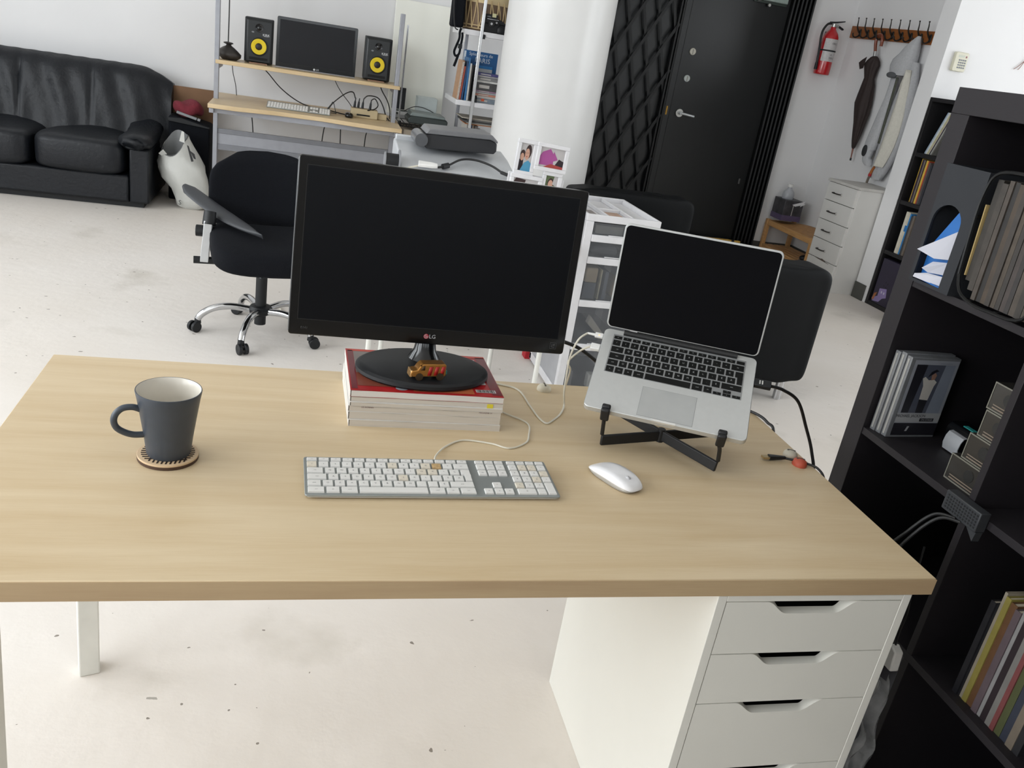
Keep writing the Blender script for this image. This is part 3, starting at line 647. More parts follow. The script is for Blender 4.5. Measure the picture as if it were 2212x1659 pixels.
cable('black_edge_cable', [(-.14, .68, H + .004), (-.06, .682, H + .0035), (-.012, .655, H + .0035), (.006, .60, H + .002), (.008, .56, H - .03), (.009, .555, .45)], .0034, cord_black, 'black cable crossing the desk edge behind the laptop')
usb = thing('usb_cable', 'black usb cable lying in the red cable clip', 'cable', (-.08, .41, H))
part('cord', B().tube([(-.055, .411, H + .0055), (-.034, .398, H + .007), (-.015, .392, H + .005), (.003, .375, H + .0025), (.008, .352, H - .012), (.009, .34, H - .06), (.012, .33, .45)], .0026, 8), cord_black, usb)
part('plug_body', B().loft([[(-.060 + dx_ * 0 - .0 + xx, .4115 + s1 * wy, H + .0065 + s2 * wz) for s1, s2 in ((-1, -1), (1, -1), (1, 1), (-1, 1))] for dx_, xx, wy, wz in ((0, .006, .003, .003), (0, -.012, .0048, .0038), (0, -.034, .0062, .0046))]), black_matte, usb, bev=.001)
b = B(); b.box(-.108, -.094, .4055, .4175, H + .0040, H + .0086); part('contact_shell', b, M('gilt_steel', '#b9a57e', .3, metal=.8), usb)
def clip(loc, rz, mat, label):
    t = thing('cable_clip', label, 'cable clip', loc, (0, 0, rz), 'half-round cable clips on the desk edges')
    b = B(); n = 20; rings = []
    for zz, r in ((0, .0165), (.004, .0168), (.009, .015), (.013, .0105), (.015, .004)):
        rings.append([(r * cos(2 * pi * k / n), r * .92 * sin(2 * pi * k / n), zz) for k in range(n)])
    b.loft(rings); part('body', b, mat, t, local=True, smooth=60)
    b = B(); b.prism([(-.0026, .006), (.0026, .006), (.0018, .0153), (-.0018, .0153)], 'Y', -.0085, .0085); part('slot', b, M('clip_slot_dark', '#57534a', .8), t, local=True, bev=.0006)
clip((-.503, .715, H), 0, M('clip_white', '#d2cbb8', .5), 'off-white cable clip on the back edge of the desk, left of the laptop')
clip((-.030, .432, H), rad(70), M('clip_grey_white', '#bdb7a8', .5), 'greyish white cable clip on the right desk edge behind the red clip')
clip((-.030, .394, H), rad(70), M('clip_red', '#b8523c', .5), 'red cable clip on the right desk edge holding the usb cable')

# ================================================================ NEAR SHELF (open grid bookcase right of the desk)
SX0, SX1 = .20, .59
rowsz = [(1.115, 1.450), (.766, 1.099), (.414, .750), (.063, .397)]
colsy = [(.188, .523), (-.163, .172), (-.514, -.179), (-.865, -.530)]
shelf = thing('grid_bookcase', 'tall black-brown grid bookcase close to the right of the desk', 'bookcase', (.395, -.17, 0))
b = B(); b.box(SX0, SX1, -.918, .576, 1.450, 1.500); part('top_board', b, espresso, shelf, bev=.001)
b = B(); b.box(SX0, SX1, -.918, .576, .013, .063); part('bottom_board', b, espresso, shelf, bev=.001)
b = B(); b.box(SX0, SX1, .523, .576, .063, 1.450); part('side_panel', b, espresso, shelf, bev=.001)
b = B(); b.box(SX0, SX1, -.918, -.865, .063, 1.450); part('side_panel', b, espresso, shelf, bev=.001)
for z1, z0 in ((1.115, 1.099), (.766, .750), (.414, .397)): part('shelf_board', B().box(SX0 + .002, SX1, -.865, .523, z0, z1), espresso, shelf, bev=.0008)
for y0, y1 in ((.172, .188), (-.179, -.163), (-.530, -.514)):
    for z0, z1 in rowsz: part('divider', B().box(SX0 + .002, SX1, y0, y1, z0, z1), espresso, shelf, bev=.0008)
for i, (y0, y1) in enumerate(colsy):
    for j, (z0, z1) in enumerate(rowsz):
        if (i, j) == (0, 3): continue
        part('back_panel', B().box(SX1 - .006, SX1 - .001, y0, y1, z0, z1), espresso_in, shelf)
part('foot', B().box(SX0 + .01, SX1 - .01, .53, .57, 0, .013), espresso, shelf); part('foot', B().box(SX0 + .01, SX1 - .01, -.91, -.87, 0, .013), espresso, shelf)

# magazine file with blue folder, stands in the top-second cubby
zf = 1.115
mf = thing('magazine_file', 'black magazine file with rounded cut-out, beside the record rack', 'file holder', (.35, .475, zf))
b = B(); FX, YA, YB, ZT_ = .186, .401, .521, 1.357; yc, hw_, zc, hh_ = .471, .041, 1.245, .036
arch_ = [(yc + hw_ * cos(rad(a)), zc + hh_ * sin(rad(a))) for a in range(180, -1, -15)]
b.prism([(YA, zf), (yc - hw_, zf), (yc - hw_, zc), (yc - hw_, ZT_), (YA, ZT_)], 'X', FX, FX + .004)
b.prism([(yc + hw_, zf), (YB, zf), (YB, ZT_), (yc + hw_, ZT_)], 'X', FX, FX + .004)
b.prism(arch_ + [(yc + hw_, ZT_), (yc - hw_, ZT_)], 'X', FX, FX + .004)
b.prism([(yc - hw_, zf), (yc + hw_, zf), (yc + hw_, zf + .006), (yc - hw_, zf + .006)], 'X', FX, FX + .004)
part('front_panel', b, M('file_card_black', '#25272b', .6, spec=.3), mf)
b = B(); b.box(FX + .004, .44, YA, YA + .003, zf, ZT_); b.box(FX + .004, .44, YB - .003, YB, zf, ZT_); b.box(FX + .004, .44, YA + .003, YB - .003, zf, zf + .003); b.box(.437, .44, YA + .003, YB - .003, zf + .003, ZT_); part('shell', b, MATS['file_card_black'], mf)
blue = M('blue_folder_card', '#1f62a8', .55)
fo = thing('folder', 'bright blue folder in the cut-out of the black magazine file', 'folder', (.28, .46, zf + .003))
b = B(); b.prism([(.432, zf + .005), (.514, zf + .012), (.514, 1.190), (.462, 1.277), (.446, 1.270), (.436, 1.24)], 'X', .206, .2075); b.prism([(.432, zf + .0045), (.514, zf + .0085), (.514, zf + .012), (.432, zf + .0075)], 'X', .191, .40); part('cover', b, blue, fo)
sheet = M('loose_sheet_paper', '#bcbdc6', .8, spec=.1, nz=(4, .02)); sheet2 = M('loose_sheet_paper_shaded_side', '#b0b2bd', .8, spec=.1, nz=(4, .02))  # white sheets greyed: shade of the cubby put into the paper colours
def sheet_of(name, pts, lab, mat):
    """folded sheet: fan of triangles through 3-D points"""
    b = B(); c = len(pts); b.add(pts, [(0, i, i + 1) for i in range(1, c - 1)]); return single(name, b, mat, lab, 'paper', 'loose sheets in the blue folder', solid=.0012, smooth=0)
sheet_of('paper_sheet', [(.2040, .444, 1.238), (.165, .500, 1.183), (.185, .468, 1.173), (.2035, .442, 1.178)], 'pointed white sheet folded out, upper sheet in the blue folder', sheet)
sheet_of('paper_sheet', [(.2030, .442, 1.172), (.192, .475, 1.165), (.180, .487, 1.148), (.188, .475, 1.142), (.2025, .442, 1.146)], 'curled white sheet in the middle of the blue folder', sheet2)
sheet_of('paper_sheet', [(.2030, .442, 1.142), (.187, .475, 1.141), (.178, .499, 1.133), (.177, .500, 1.1255), (.188, .470, 1.1235), (.2030, .436, 1.1225)], 'rumpled white sheet lowest in the blue folder', sheet)
sheet_of('paper_sheet', [(.2045, .4335, 1.236), (.2045, .4400, 1.238), (.2045, .4400, 1.1235), (.2045, .4335, 1.1235)], 'narrow white page edge along the right of the blue folder', sheet)

# record rack: wire basket with records
rk = thing('record_rack', 'black wire rack packed with records in the top-left cubbies of the grid bookcase', 'rack', (.34, .31, zf))
def loop(x): return [(x, .384, zf + .05), (x, .394, zf + .16), (x, .392, zf + .21), (x, .380, zf + .240), (x, .345, zf + .251), (x, .27, zf + .251), (x, .208, zf + .24), (x, .1955, zf + .20), (x, .1955, zf + .05), (x, .215, zf + .012), (x, .28, zf + .006), (x, .33, zf + .006), (x, .368, zf + .02), (x, .384, zf + .05)]
for k, x in enumerate((.180, .28, .375)): part('wire_loop', B().tube(loop(x), 0.0034 if k == 0 else .003, 6, sm=3), black_metal, rk)
for y, z in ((.394, zf + .16), (.1955, zf + .16), (.27, zf + .008), (.34, zf + .008)): part('wire_rail', B().tube([(.180, y, z), (.375, y, z)], .003, 6, sm=1), black_metal, rk)
ys = .376; i = 0; rcols = ['#2a2621', '#35302b', '#403933', '#211f1e', '#3c3228', '#322d29', '#413930', '#2d2926', '#38312e', '#282524', '#413a33', '#2e2a26', '#423d33', '#362f29', '#262421', '#3e3730', '#332e29', '#484239']
ORD = ['first', 'second', 'third', 'fourth', 'fifth', 'sixth', 'seventh', 'eighth', 'ninth', 'tenth', 'eleventh', 'twelfth', 'thirteenth', 'fourteenth', 'fifteenth', 'sixteenth', 'seventeenth', 'eighteenth', 'nineteenth', 'twentieth']
while ys > .215:
    th_ = random.uniform(.010, .0155); c = rcols[i % len(rcols)]; x0 = .189 + random.uniform(0, .004)
    zt = zf + .238 - random.uniform(0, .010); edge = .376 - ys
    b = B(); zb0 = zf + .012 + .030 * max(0, 1 - edge / .03); lean = .006
    b.prism([(ys - th_ + .001, zb0), (ys, zb0), (ys + lean, zt), (ys - th_ + lean + .001, zt)], 'X', x0, x0 + .17)
    single('record_sleeve', b, M('sleeve_' + c[1:], c, .6, nz=(50, .25)), 'worn record sleeve, %s to the right of the tan one in the wire rack' % ORD[i], 'record', 'records in the wire rack'); ys -= th_; i += 1
b = B(); b.prism([(.3775, zf + .050), (.3800, zf + .050), (.3890, 1.300), (.3865, 1.300)], 'X', .1885, .30); single('record_sleeve', b, M('sleeve_tan', '#a58f5f', .6), 'tan cardboard sleeve at the left end of the wire rack', 'record', 'records in the wire rack')

# DVD cases on the third row
zs = .766
dvd_grey = M('clear_case_plastic', '#6e7073', .25, nz=(60, .1)); dvd_edge = M('case_paper_edge', '#9a9994', .6)
DV = [(0, 'front video case, man in white shirt on the cover, in the grid bookcase'), (1, 'video case standing just behind the front one in the grid bookcase'), (2, 'third video case, at the back of the row in the grid bookcase')]
for k, lab in DV:
    dv = thing('video_case', lab, 'video case', (.224 - .004 * k, .474 + .0152 * k, zs), (0, 0, rad(5)), 'video cases on the bookcase shelf')
    w_, h_ = .137, .191 + .003 * (k % 2)
    b = B(); b.box(0, w_, 0, .0146, 0, h_); part('case', b, dvd_grey, dv, local=True, bev=.0012)
    b = B(); b.box(-.0006, 0, .0060, .0105, .006, h_ - .006); part('spine_insert', b, dvd_edge, dv, local=True)
    if k == 0:
        pr = B(); m = frame_mat((w_ / 2, -.0006, h_ / 2), (1, 0, 0), (0, 0, 1))
        def q(pts, mi, d=0): pr.poly([m @ Vector((x / 1000, y / 1000, d)) for x, y in pts], mi)
        q([(-58, -90), (66, -90), (66, 90), (-58, 90)], 0); q([(-50, -35), (58, -35), (58, 80), (-50, 80)], 1, .0002); q([(-50, -35), (-30, -35), (-20, 80), (-50, 80)], 2, .0003)
        q([(20, -35), (58, -35), (58, 80), (30, 80)], 3, .0003)
        q([(-12, -2), (12, -4), (16, 30), (20, 40), (10, 46), (-4, 44), (-16, 52), (-22, 48), (-14, 30)], 4, .0005); q([(2, 44), (12, 46), (14, 56), (8, 62), (0, 56)], 5, .0006); q([(-10, 50), (6, 62), (16, 66), (8, 70), (-4, 64)], 2, .0007); q([(-10, -35), (10, -35), (12, -4), (-12, -2)], 2, .0004)
        q([(-58, -58), (66, -58), (66, -36), (-58, -36)], 6, .0004); q([(10, -56), (50, -56), (50, -48), (10, -48)], 2, .0006); q([(-58, -90), (66, -90), (66, -60), (-58, -60)], 2, .0004); q([(-22, -80), (-16, -80), (-12, -68), (-18, -68)], 6, .0006)
        pr.text('MICHAEL JACKSON', m @ Matrix.Translation((-.018, -.0425, .0008)), .0095, 2); pr.text('ON STAGE', m @ Matrix.Translation((.030, -.052, .0008)), .0068, 6); pr.text('live in concert', m @ Matrix.Translation((.030, .084, .0008)), .006, 3)
        part('cover_print', pr, [M('cv_pale', '#8d9098', .4), M('cv_blue_grey', '#4b4f5c', .4), M('cv_dark', '#1f1e24', .4), M('cv_haze', '#7b828f', .4), M('cv_white', '#b8b4ae', .4), M('cv_skin', '#8c6b5b', .4), M('cv_label', '#9c9d9f', .4)], dv, local=True)

# tape dispenser
td = thing('tape_measure', 'black tape measure with pale belt clip beside the video cases', 'tape measure', (.38, .42, zs))
b = B(); b.prism(rrect(.352, .412, zs, zs + .060, .016), 'Y', .378, .452); part('body', b, black_plastic, td, bev=.004)
rr = [(.351, zs + .046), (.343, zs + .044), (.338, zs + .034), (.336, zs + .018), (.340, zs + .003)]
b = B(); b.loft([[(x, .430, z), (x + .002, .430, z), (x + .002, .384, z), (x, .384, z)] for x, z in rr]); part('belt_clip', b, M('clip_pale', '#9a9ca0', .4), td)
b = B(); b.box(.365, .377, .39, .42, zs + .0595, zs + .0612); part('button', b, teal, td)
# tape deck cassettes (clear cases stacked)
cs = [(.766, .8215, .297, 'clear cassette box at the bottom of the stack by the divider'), (.822, .8775, .277, 'second clear cassette box from the bottom of the stack by the divider'), (.878, .9335, .264, 'third clear cassette box from the bottom of the stack by the divider'), (.934, .990, .270, 'topmost clear cassette box of the stack by the divider')]
clearp = M('clear_smoky_plastic', '#34322f', .2, alpha=.88, nz=(12, .05)); rim = M('case_rim_pale', '#6f6d64', .3)
for k, (z0, z1, y0, lab) in enumerate(cs):
    c_ = thing('cassette_box', lab, 'cassette box', (.30, .25, z0), (0, 0, 0), 'clear cassette boxes stacked by the divider')
    ya, yb = .1905, y0
    x0 = .238 + .003 * k; b = B(); b.box(x0, x0 + .09, ya, yb, z0 + .0003, z1); part('box', b, clearp, c_, bev=.0015)
    b = B()
    for (a0, a1, c0, c1) in ((ya, yb, z0 + .0003, z0 + .003), (ya, yb, z1 - .0025, z1), (yb - .0022, yb, z0 + .003, z1 - .0025)): b.box(x0 - .001, x0 + .0008, a0, a1, c0, c1)
    part('rim', b, rim, c_)
    b = B(); b.box(x0 - .0008, x0, ya + .006, yb - .012, z0 + .006, z0 + .0085); b.box(x0 - .0008, x0, ya + .006, yb - .012, z0 + .012, z0 + .014); part('paper_slip', b, M('slip_tan', '#74675a', .6), c_)
    part('hub', B().cyl((x0 - .0012, (ya + yb) / 2 - .004, (z0 + z1) / 2 + .004), (x0 + .002, (ya + yb) / 2 - .004, (z0 + z1) / 2 + .004), .0125, n=20), M('hub_dark', '#1f1f1e', .4), c_)
# router hanging over the shelf edge
ro = thing('router', 'dark grey perforated router box on the shelf edge at the lower right', 'router', (.188, .17, .742))
b = B(); b.box(.176, .1995, .124, .216, .742, .782); part('case', b, M('router_grey', '#2b2d30', .5), ro, bev=.002)
b = B()
for i in range(12):
    for j in range(5): b.box(.1752, .1765, .1285 + i * .0070, .1318 + i * .0070, .748 + j * .0062, .7512 + j * .0062)
o = part('vent_slot', b, M('slot_black', '#0b0c0d', .8), ro); o['kind'] = 'stuff'
part('lug', B().prism([(.124, .742), (.150, .742), (.126, .722)], 'X', .180, .196), MATS['router_grey'], ro)
for k, (dy, lab) in enumerate(((0, 'black cable hanging from the router, nearer the divider edge'), (.014, 'second black cable hanging from the router beside the first'))):
    cable('router_cable', [(.175, .160 + dy, .742), (.150, .185 + dy, .735), (.115, .195 + dy, .69), (.085, .195 + dy * 1.6, .63), (.075, .195 + dy * 1.6, .5), (.07, .19 + dy, .30), (.07, .18 + dy, .02)], .0032, cord_black, lab)
# books in the lower right cubby, its shade put into darkened cover colours
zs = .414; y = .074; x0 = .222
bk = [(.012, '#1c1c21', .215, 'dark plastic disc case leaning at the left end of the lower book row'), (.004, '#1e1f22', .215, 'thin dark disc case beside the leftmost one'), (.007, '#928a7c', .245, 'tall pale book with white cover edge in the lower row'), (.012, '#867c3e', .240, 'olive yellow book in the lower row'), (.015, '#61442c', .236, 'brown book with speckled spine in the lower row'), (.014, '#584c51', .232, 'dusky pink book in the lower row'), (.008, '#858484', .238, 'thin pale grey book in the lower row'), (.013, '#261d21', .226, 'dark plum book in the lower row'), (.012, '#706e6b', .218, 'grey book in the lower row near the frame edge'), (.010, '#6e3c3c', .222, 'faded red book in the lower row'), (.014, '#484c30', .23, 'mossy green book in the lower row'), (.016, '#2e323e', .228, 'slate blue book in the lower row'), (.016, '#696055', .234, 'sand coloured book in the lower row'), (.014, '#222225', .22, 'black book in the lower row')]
page_b = M('book_page_edges', '#c9c0ae', .8)
def book(name, x0, x1, y0, y1, z0, hgt, colr, lab, ax='y', grp=None, lean=0, page_front=False):
    """upright book, spine facing -x; y is the thickness"""
    t = thing(name, lab, 'book', ((x0 + x1) / 2, (y0 + y1) / 2, z0), (lean, 0, 0), grp)
    cm = M('book_' + colr[1:], colr, .5, nz=(40, .12)); cx = (x0 + x1) / 2; cy = (y0 + y1) / 2; b = B(); tt = min(.0016, (y1 - y0) * .2)
    hy = (y1 - y0) / 2; hx = (x1 - x0) / 2
    b.box(-hx, -hx + .0016, -hy, hy, 0, hgt); b.box(-hx + .0016, hx, -hy, -hy + tt, 0, hgt); b.box(-hx + .0016, hx, hy - tt, hy, 0, hgt); part('cover', b, cm, t, local=True)
    part('pages', B().box(-hx + .0017, hx - .003, -hy + tt, hy - tt, .002, hgt - .003), page_b, t, local=True); return t
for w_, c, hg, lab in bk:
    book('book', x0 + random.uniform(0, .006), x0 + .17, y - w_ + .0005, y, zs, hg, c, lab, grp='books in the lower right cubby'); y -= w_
# things tucked between drawer unit and bookcase
cl = M('clear_wrinkled_film', '#9a9ca0', .25, alpha=.7, nz=(25, .3), bump=(30, .8))
def film(u, v):
    a = .11 + .012 * sin(9 * u + 5 * v) + .006 * sin(17 * v); return (.085 + .05 * u + .008 * sin(21 * v + 3 * u), a + .02 * v, .0 + .40 * v)
b = B(); b.surf(film, 10, 26); single('plastic_sleeve', b, cl, 'crumpled clear plastic sleeve between drawer unit and bookcase', 'plastic sleeve', solid=.001)
ad = thing('power_adapter', 'white wall adapter on a cable between drawer unit and bookcase', 'adapter', (.095, .14, .445))
b = B(); b.prism([(.100, .440), (.132, .440), (.135, .475), (.122, .49), (.104, .482)], 'X', .088, .108); part('body', b, white_plastic, ad, bev=.003); part('cord', B().tube([(.098, .12, .487), (.10, .125, .52), (.098, .122, .56), (.095, .13, .62), (.096, .14, .70)], .0022, 6), cord_black, ad)
cable('tucked_cable', [(.070, .118, .68), (.06, .124, .56), (.062, .13, .42), (.058, .12, .25), (.055, .125, .01)], .003, cord_black, 'black cable running down the side of the drawer unit')

# ================================================================ STORAGE CART
CX0, CX1, CY0, CY1, CH = .094, .427, 2.35, 2.83, .845
cart = thing('storage_cart', 'white plastic drawer tower with smoky clear drawers behind the laptop', 'drawer tower', (.26, 2.59, 0))
cw = M('cart_white_plastic', '#d9d9dc', .35); frost = M('frosted_clear_plastic', '#6d7074', .3, alpha=.32, nz=(8, .2)); milky = M('milky_clear_plastic', '#c3c4c8', .4, alpha=.55, nz=(8, .1))
for x in (CX0, CX1 - .035):
    for y in (CY0, CY1 - .03): part('post', B().box(x, x + .035, y, y + .03, .012, CH - .03), cw, cart, bev=.003)
rails = [.814, .731, .636, .444, .244, .05]
b = B(); b.box(CX0, CX1, CY0, CY0 + .012, CH - .03, CH); b.box(CX0, CX1, CY1 - .012, CY1, CH - .03, CH); b.box(CX0, CX0 + .012, CY0 + .012, CY1 - .012, CH - .03, CH); b.box(CX1 - .012, CX1, CY0 + .012, CY1 - .012, CH - .03, CH); b.box(CX0 + .012, CX1 - .012, CY0 + .012, CY1 - .012, CH - .03, CH - .022)
for x in (CX0 + .10, CX0 + .215): b.box(x, x + .008, CY0 + .012, CY1 - .012, CH - .022, CH - .004)
b.box(CX0 + .108, CX0 + .215, CY0 + .20, CY0 + .208, CH - .022, CH - .006)
part('top_tray', b, cw, cart, bev=.003)
for z in (.731, .636, .444, .244): part('cross_rail', B().box(CX0 + .035, CX1 - .035, CY0 - .004, CY0 + .02, z, z + .030), cw, cart, bev=.003)
part('base_frame', B().box(CX0, CX1, CY0, CY1, .012, .05), cw, cart, bev=.004)
b = B(); b.box(CX0 + .003, CX0 + .006, CY0 + .03, CY1 - .03, .05, CH - .03); b.box(CX1 - .006, CX1 - .003, CY0 + .03, CY1 - .03, .05, CH - .03); b.box(CX0 + .035, CX1 - .035, CY1 - .006, CY1 - .003, .05, CH - .03); part('side_panel', b, milky, cart); part('back_panel', B().box(CX0 + .035, CX1 - .035, CY1 - .0025, CY1 - .0005, .05, CH - .03), M('smoky_back', '#4f5256', .5), cart)
for z0, z1 in ((.761, .812), (.668, .729), (.475, .634), (.275, .442), (.052, .243)):
    b = B(); b.box(CX0 + .037, CX1 - .037, CY0 + .002, CY0 + .006, z0, z1); b.box(CX0 + .04, CX1 - .04, CY0 + .006, CY1 - .03, z0, z0 + .003); o = part('drawer', b, frost, cart)
    part('pull', B().box((CX0 + CX1) / 2 - .06, (CX0 + CX1) / 2 + .06, CY0 - .006, CY0 + .002, z0, z0 + .004), cw, o, bev=.003)
for x in (CX0 + .02, CX1 - .02):
    for y in (CY0 + .02, CY1 - .02): part('foot', B().cyl((x, y, 0), (x, y, .0125), .012, n=12), grey_plastic, cart)
def content(name, lab, cat, x0, x1, y0, y1, z0, z1, c, bev=.002):
    return single(name, B().box(x0, x1, y0, y1, z0, z1), M('content_' + c[1:], c, .7, nz=(20, .2)), lab, cat, bev=bev)
content('paper_stack', 'stack of grey papers in the top drawer of the white tower', 'paper', CX0 + .05, CX1 - .16, CY0 + .012, CY0 + .32, .7645, .800, '#8d8d88')
content('paper_stack', 'pale stack of papers on the right in the top drawer of the white tower', 'paper', CX1 - .15, CX1 - .05, CY0 + .012, CY0 + .3, .7645, .795, '#b5b2a6')
content('tool_pouch', 'dark grey pouch in the second drawer of the white tower', 'pouch', CX0 + .05, CX0 + .17, CY0 + .012, CY0 + .25, .6715, .712, '#4d4e52', .015)
content('tool_pouch', 'greyish bundle on the right in the second drawer of the white tower', 'pouch', CX0 + .18, CX1 - .05, CY0 + .015, CY0 + .25, .6715, .705, '#77736c', .015)
content('cardboard_box', 'tan box in the third drawer of the white tower', 'box', CX0 + .045, CX0 + .10, CY0 + .012, CY0 + .2, .550, .615, '#c2b39b', .006)
content('binder', 'blue-grey binder lying under the tan box in the third drawer of the white tower', 'binder', CX0 + .045, CX0 + .10, CY0 + .012, CY0 + .3, .4785, .5495, '#59606c')
content('folder', 'upright cream folder in the third drawer of the white tower', 'folder', CX0 + .115, CX0 + .120, CY0 + .012, CY0 + .3, .4785, .610, '#c9c3ab', .0005)
content('folder', 'upright grey folder in the third drawer of the white tower', 'folder', CX0 + .135, CX0 + .15, CY0 + .014, CY0 + .3, .4785, .605, '#6f7580', .0005)
content('roll', 'tan roll on the right in the third drawer of the white tower', 'roll', CX0 + .18, CX0 + .24, CY0 + .014, CY0 + .2, .4785, .565, '#b49f80', .028)
content('cable_bundle', 'dark bundle in the fourth drawer of the white tower', 'bundle', CX0 + .045, CX0 + .17, CY0 + .015, CY0 + .3, .2785, .33, '#39404a', .02)
b = B(); b.prism([(.20, .40), (.29, .305), (.30, .285), (.28, .285), (.19, .365)], 'Y', CY0 + .012, CY0 + .05); single('sandal', b, M('pale_strap', '#b5b0a6', .6), 'pale curved strap in the fourth drawer of the white tower', 'strap', bev=.004)
content('charger', 'white charger in the bottom drawer of the white tower', 'charger', CX0 + .15, CX0 + .22, CY0 + .012, CY0 + .06, .0555, .125, '#d0d0cc', .006)
content('charger', 'grey charger at the left in the bottom drawer of the white tower', 'charger', CX0 + .045, CX0 + .075, CY0 + .012, CY0 + .06, .0555, .14, '#8a8a8c', .006)
content('leaflet', 'tan leaflet lying in the top tray of the white tower', 'leaflet', CX0 + .13, CX0 + .20, CY0 + .06, CY0 + .19, CH - .0215, CH - .018, '#b09483', .0005)
content('photo_print', 'small dark print lying in the top tray of the white tower', 'print', CX0 + .04, CX0 + .08, CY0 + .10, CY0 + .2, CH - .0215, CH - .019, '#8a8482', .0005)
content('red_box', 'small red box on the floor behind the white tower', 'box', .075, .135, 2.84, 2.90, 0, .06, '#b01f2a', .002)

# ================================================================ PRINTER TABLE (behind the monitor)
tb = thing('side_table', 'white side table with thin legs carrying the silver printer', 'table', (-.42, 2.5, 0))
part('tabletop', B().box(-.78, -.02, 2.22, 2.80, .70, .73), cw, tb, bev=.002)
for x in (-.672, -.163):
    for y in (2.60,): part('leg', B().cyl((x, y, 0), (x, y, .70), .011, n=12), legm, tb)
for x in (-.76, -.04): part('leg', B().cyl((x, 2.25, 0), (x, 2.25, .70), .011, n=12), legm, tb)
pr = thing('printer', 'large silver printer with curved front on the white side table', 'printer', (-.46, 2.5, .73))
sil = M('printer_silver', '#bcbfc3', .4, metal=.1, nz=(30, .03))
prof = [(2.36, .73), (2.36, .885), (2.365, .905), (2.375, .918), (2.395, .930), (2.43, .945), (2.50, .965), (2.60, .985), (2.74, 1.0), (2.76, .99), (2.76, .73)]
b = B(); b.prism(prof, 'X', -.690, -.218); part('housing', b, sil, pr, bev=.006, smooth=50)
b = B(); b.box(-.685, -.325, 2.715, 2.745, .99, 1.018); b.xf = None; part('rear_lid', b, sil, pr, bev=.004)
b = B(); b.box(-.372, -.358, 2.3585, 2.3605, .898, .903); b.box(-.350, -.336, 2.3585, 2.3605, .898, .903); part('usb_port', b, M('port_dark', '#141414', .6), pr)
b = B(); b.cyl((-.745, 2.44, .945), (-.695, 2.44, .945), .030, n=24); part('roller', b, black_matte, pr)
b = B(); b.cyl((-.695, 2.44, .945), (-.689, 2.44, .945), .047, n=28); b.cyl((-.750, 2.44, .945), (-.745, 2.44, .945), .033, n=24); part('roller_disc', b, M('disc_grey', '#8a8c90', .35), pr)
part('roller_bracket', B().box(-.738, -.700, 2.425, 2.455, .73, .93), black_matte, pr)
sc = thing('scanner', 'dark grey scanner with black front resting on the silver printer', 'scanner', (-.43, 2.6, 1.0))
SM = Matrix.Translation((-.45, 2.60, 1.014)) @ Matrix.Rotation(rad(-2.5), 4, 'Y')
b = B(); b.xf = SM; b.prism([(-.15, .010), (-.125, -.012), (.155, -.012), (.165, .0), (.165, .03), (.14, .045), (-.12, .048), (-.145, .035)], 'Y', -.06, .10); part('front_body', b, M('scanner_black', '#2a2b2e', .4), sc, bev=.004)
b = B(); b.xf = SM; b.prism([(-.135, .048), (.135, .045), (.165, .032), (.166, .040), (.14, .064), (-.12, .068)], 'Y', -.07, .12); part('lid', b, M('scanner_grey', '#6c6d70', .4), sc, bev=.004)
b = B(); b.xf = SM; b.cyl((-.150, -.075, .022), (-.150, .10, .022), .026, n=24); part('end_cap', b, M('scanner_cap', '#56585c', .25), sc)
vg = thing('video_adapter', 'white video adapter with black lead lying on the silver printer', 'adapter', (-.58, 2.42, .95))
VM = Matrix.Translation((-.585, 2.405, .944)) @ Matrix.Rotation(rad(-6), 4, 'Z') @ Matrix.Rotation(rad(20), 4, 'X')
b = B(); b.xf = VM; b.prism([(-.034, -.016), (.018, -.014), (.042, -.008), (.042, .008), (.018, .014), (-.034, .016)], 'Z', .003, .017); part('shell', b, white_plastic, vg, bev=.003)
b = B(); b.tube([(-.54, 2.402, .948), (-.50, 2.42, .957), (-.44, 2.47, .98), (-.38, 2.47, .985), (-.32, 2.44, .975), (-.275, 2.40, .955)], .0045, 8); part('black_lead', b, cord_black, vg)
b = B(); b.cyl((-.522, 2.41, .952), (-.497, 2.422, .958), .011, n=14); part('ferrite', b, black_matte, vg)
b = B(); b.tube([(-.62, 2.40, .945), (-.66, 2.385, .935), (-.70, 2.345, .92), (-.71, 2.33, .80)], .0035, 8); part('white_lead', b, cord_white, vg)
b = B(); b.xf = frame_mat((-.275, 2.40, .957), (.9, -.4, -.2), (.4, .9, 0)); b.box(-.012, .02, -.008, .008, -.006, .006); part('plug', b, black_matte, vg, bev=.002)

# collage photo frame
pf = thing('picture_collage', 'white collage photo frame with four prints on the side table', 'photo frame', (-.164, 2.33, .73))
FM = Matrix.Translation((-.164, 2.325, .732)) @ Matrix.Rotation(rad(-4), 4, 'X') @ Matrix.Rotation(rad(3), 4, 'Y')
def sub_frame(x0, x1, z0, z1, y):
    b = B(); b.xf = FM; t = .0155
    b.box(x0, x1, y, y + .016, z0, z0 + t); b.box(x0, x1, y, y + .016, z1 - t, z1); b.box(x0, x0 + t, y, y + .016, z0 + t, z1 - t); b.box(x1 - t, x1, y, y + .016, z0 + t, z1 - t)
    b.box(x0 + t, x1 - t, y + .010, y + .014, z0 + t, z1 - t); return part('frame', b, cw, pf, bev=.002)
PH = {k: M('photo_' + k, c, .35) for k, c in dict(dark='#2b2227', skin='#c59a86', hair='#3a2a2a', blue='#4f93b5', pink='#a2508f', grey='#b9b6b6', red='#a4443f', green='#5d6b4a', teal='#3c5a72').items()}; PL = list(PH.values()); PK = list(PH.keys())
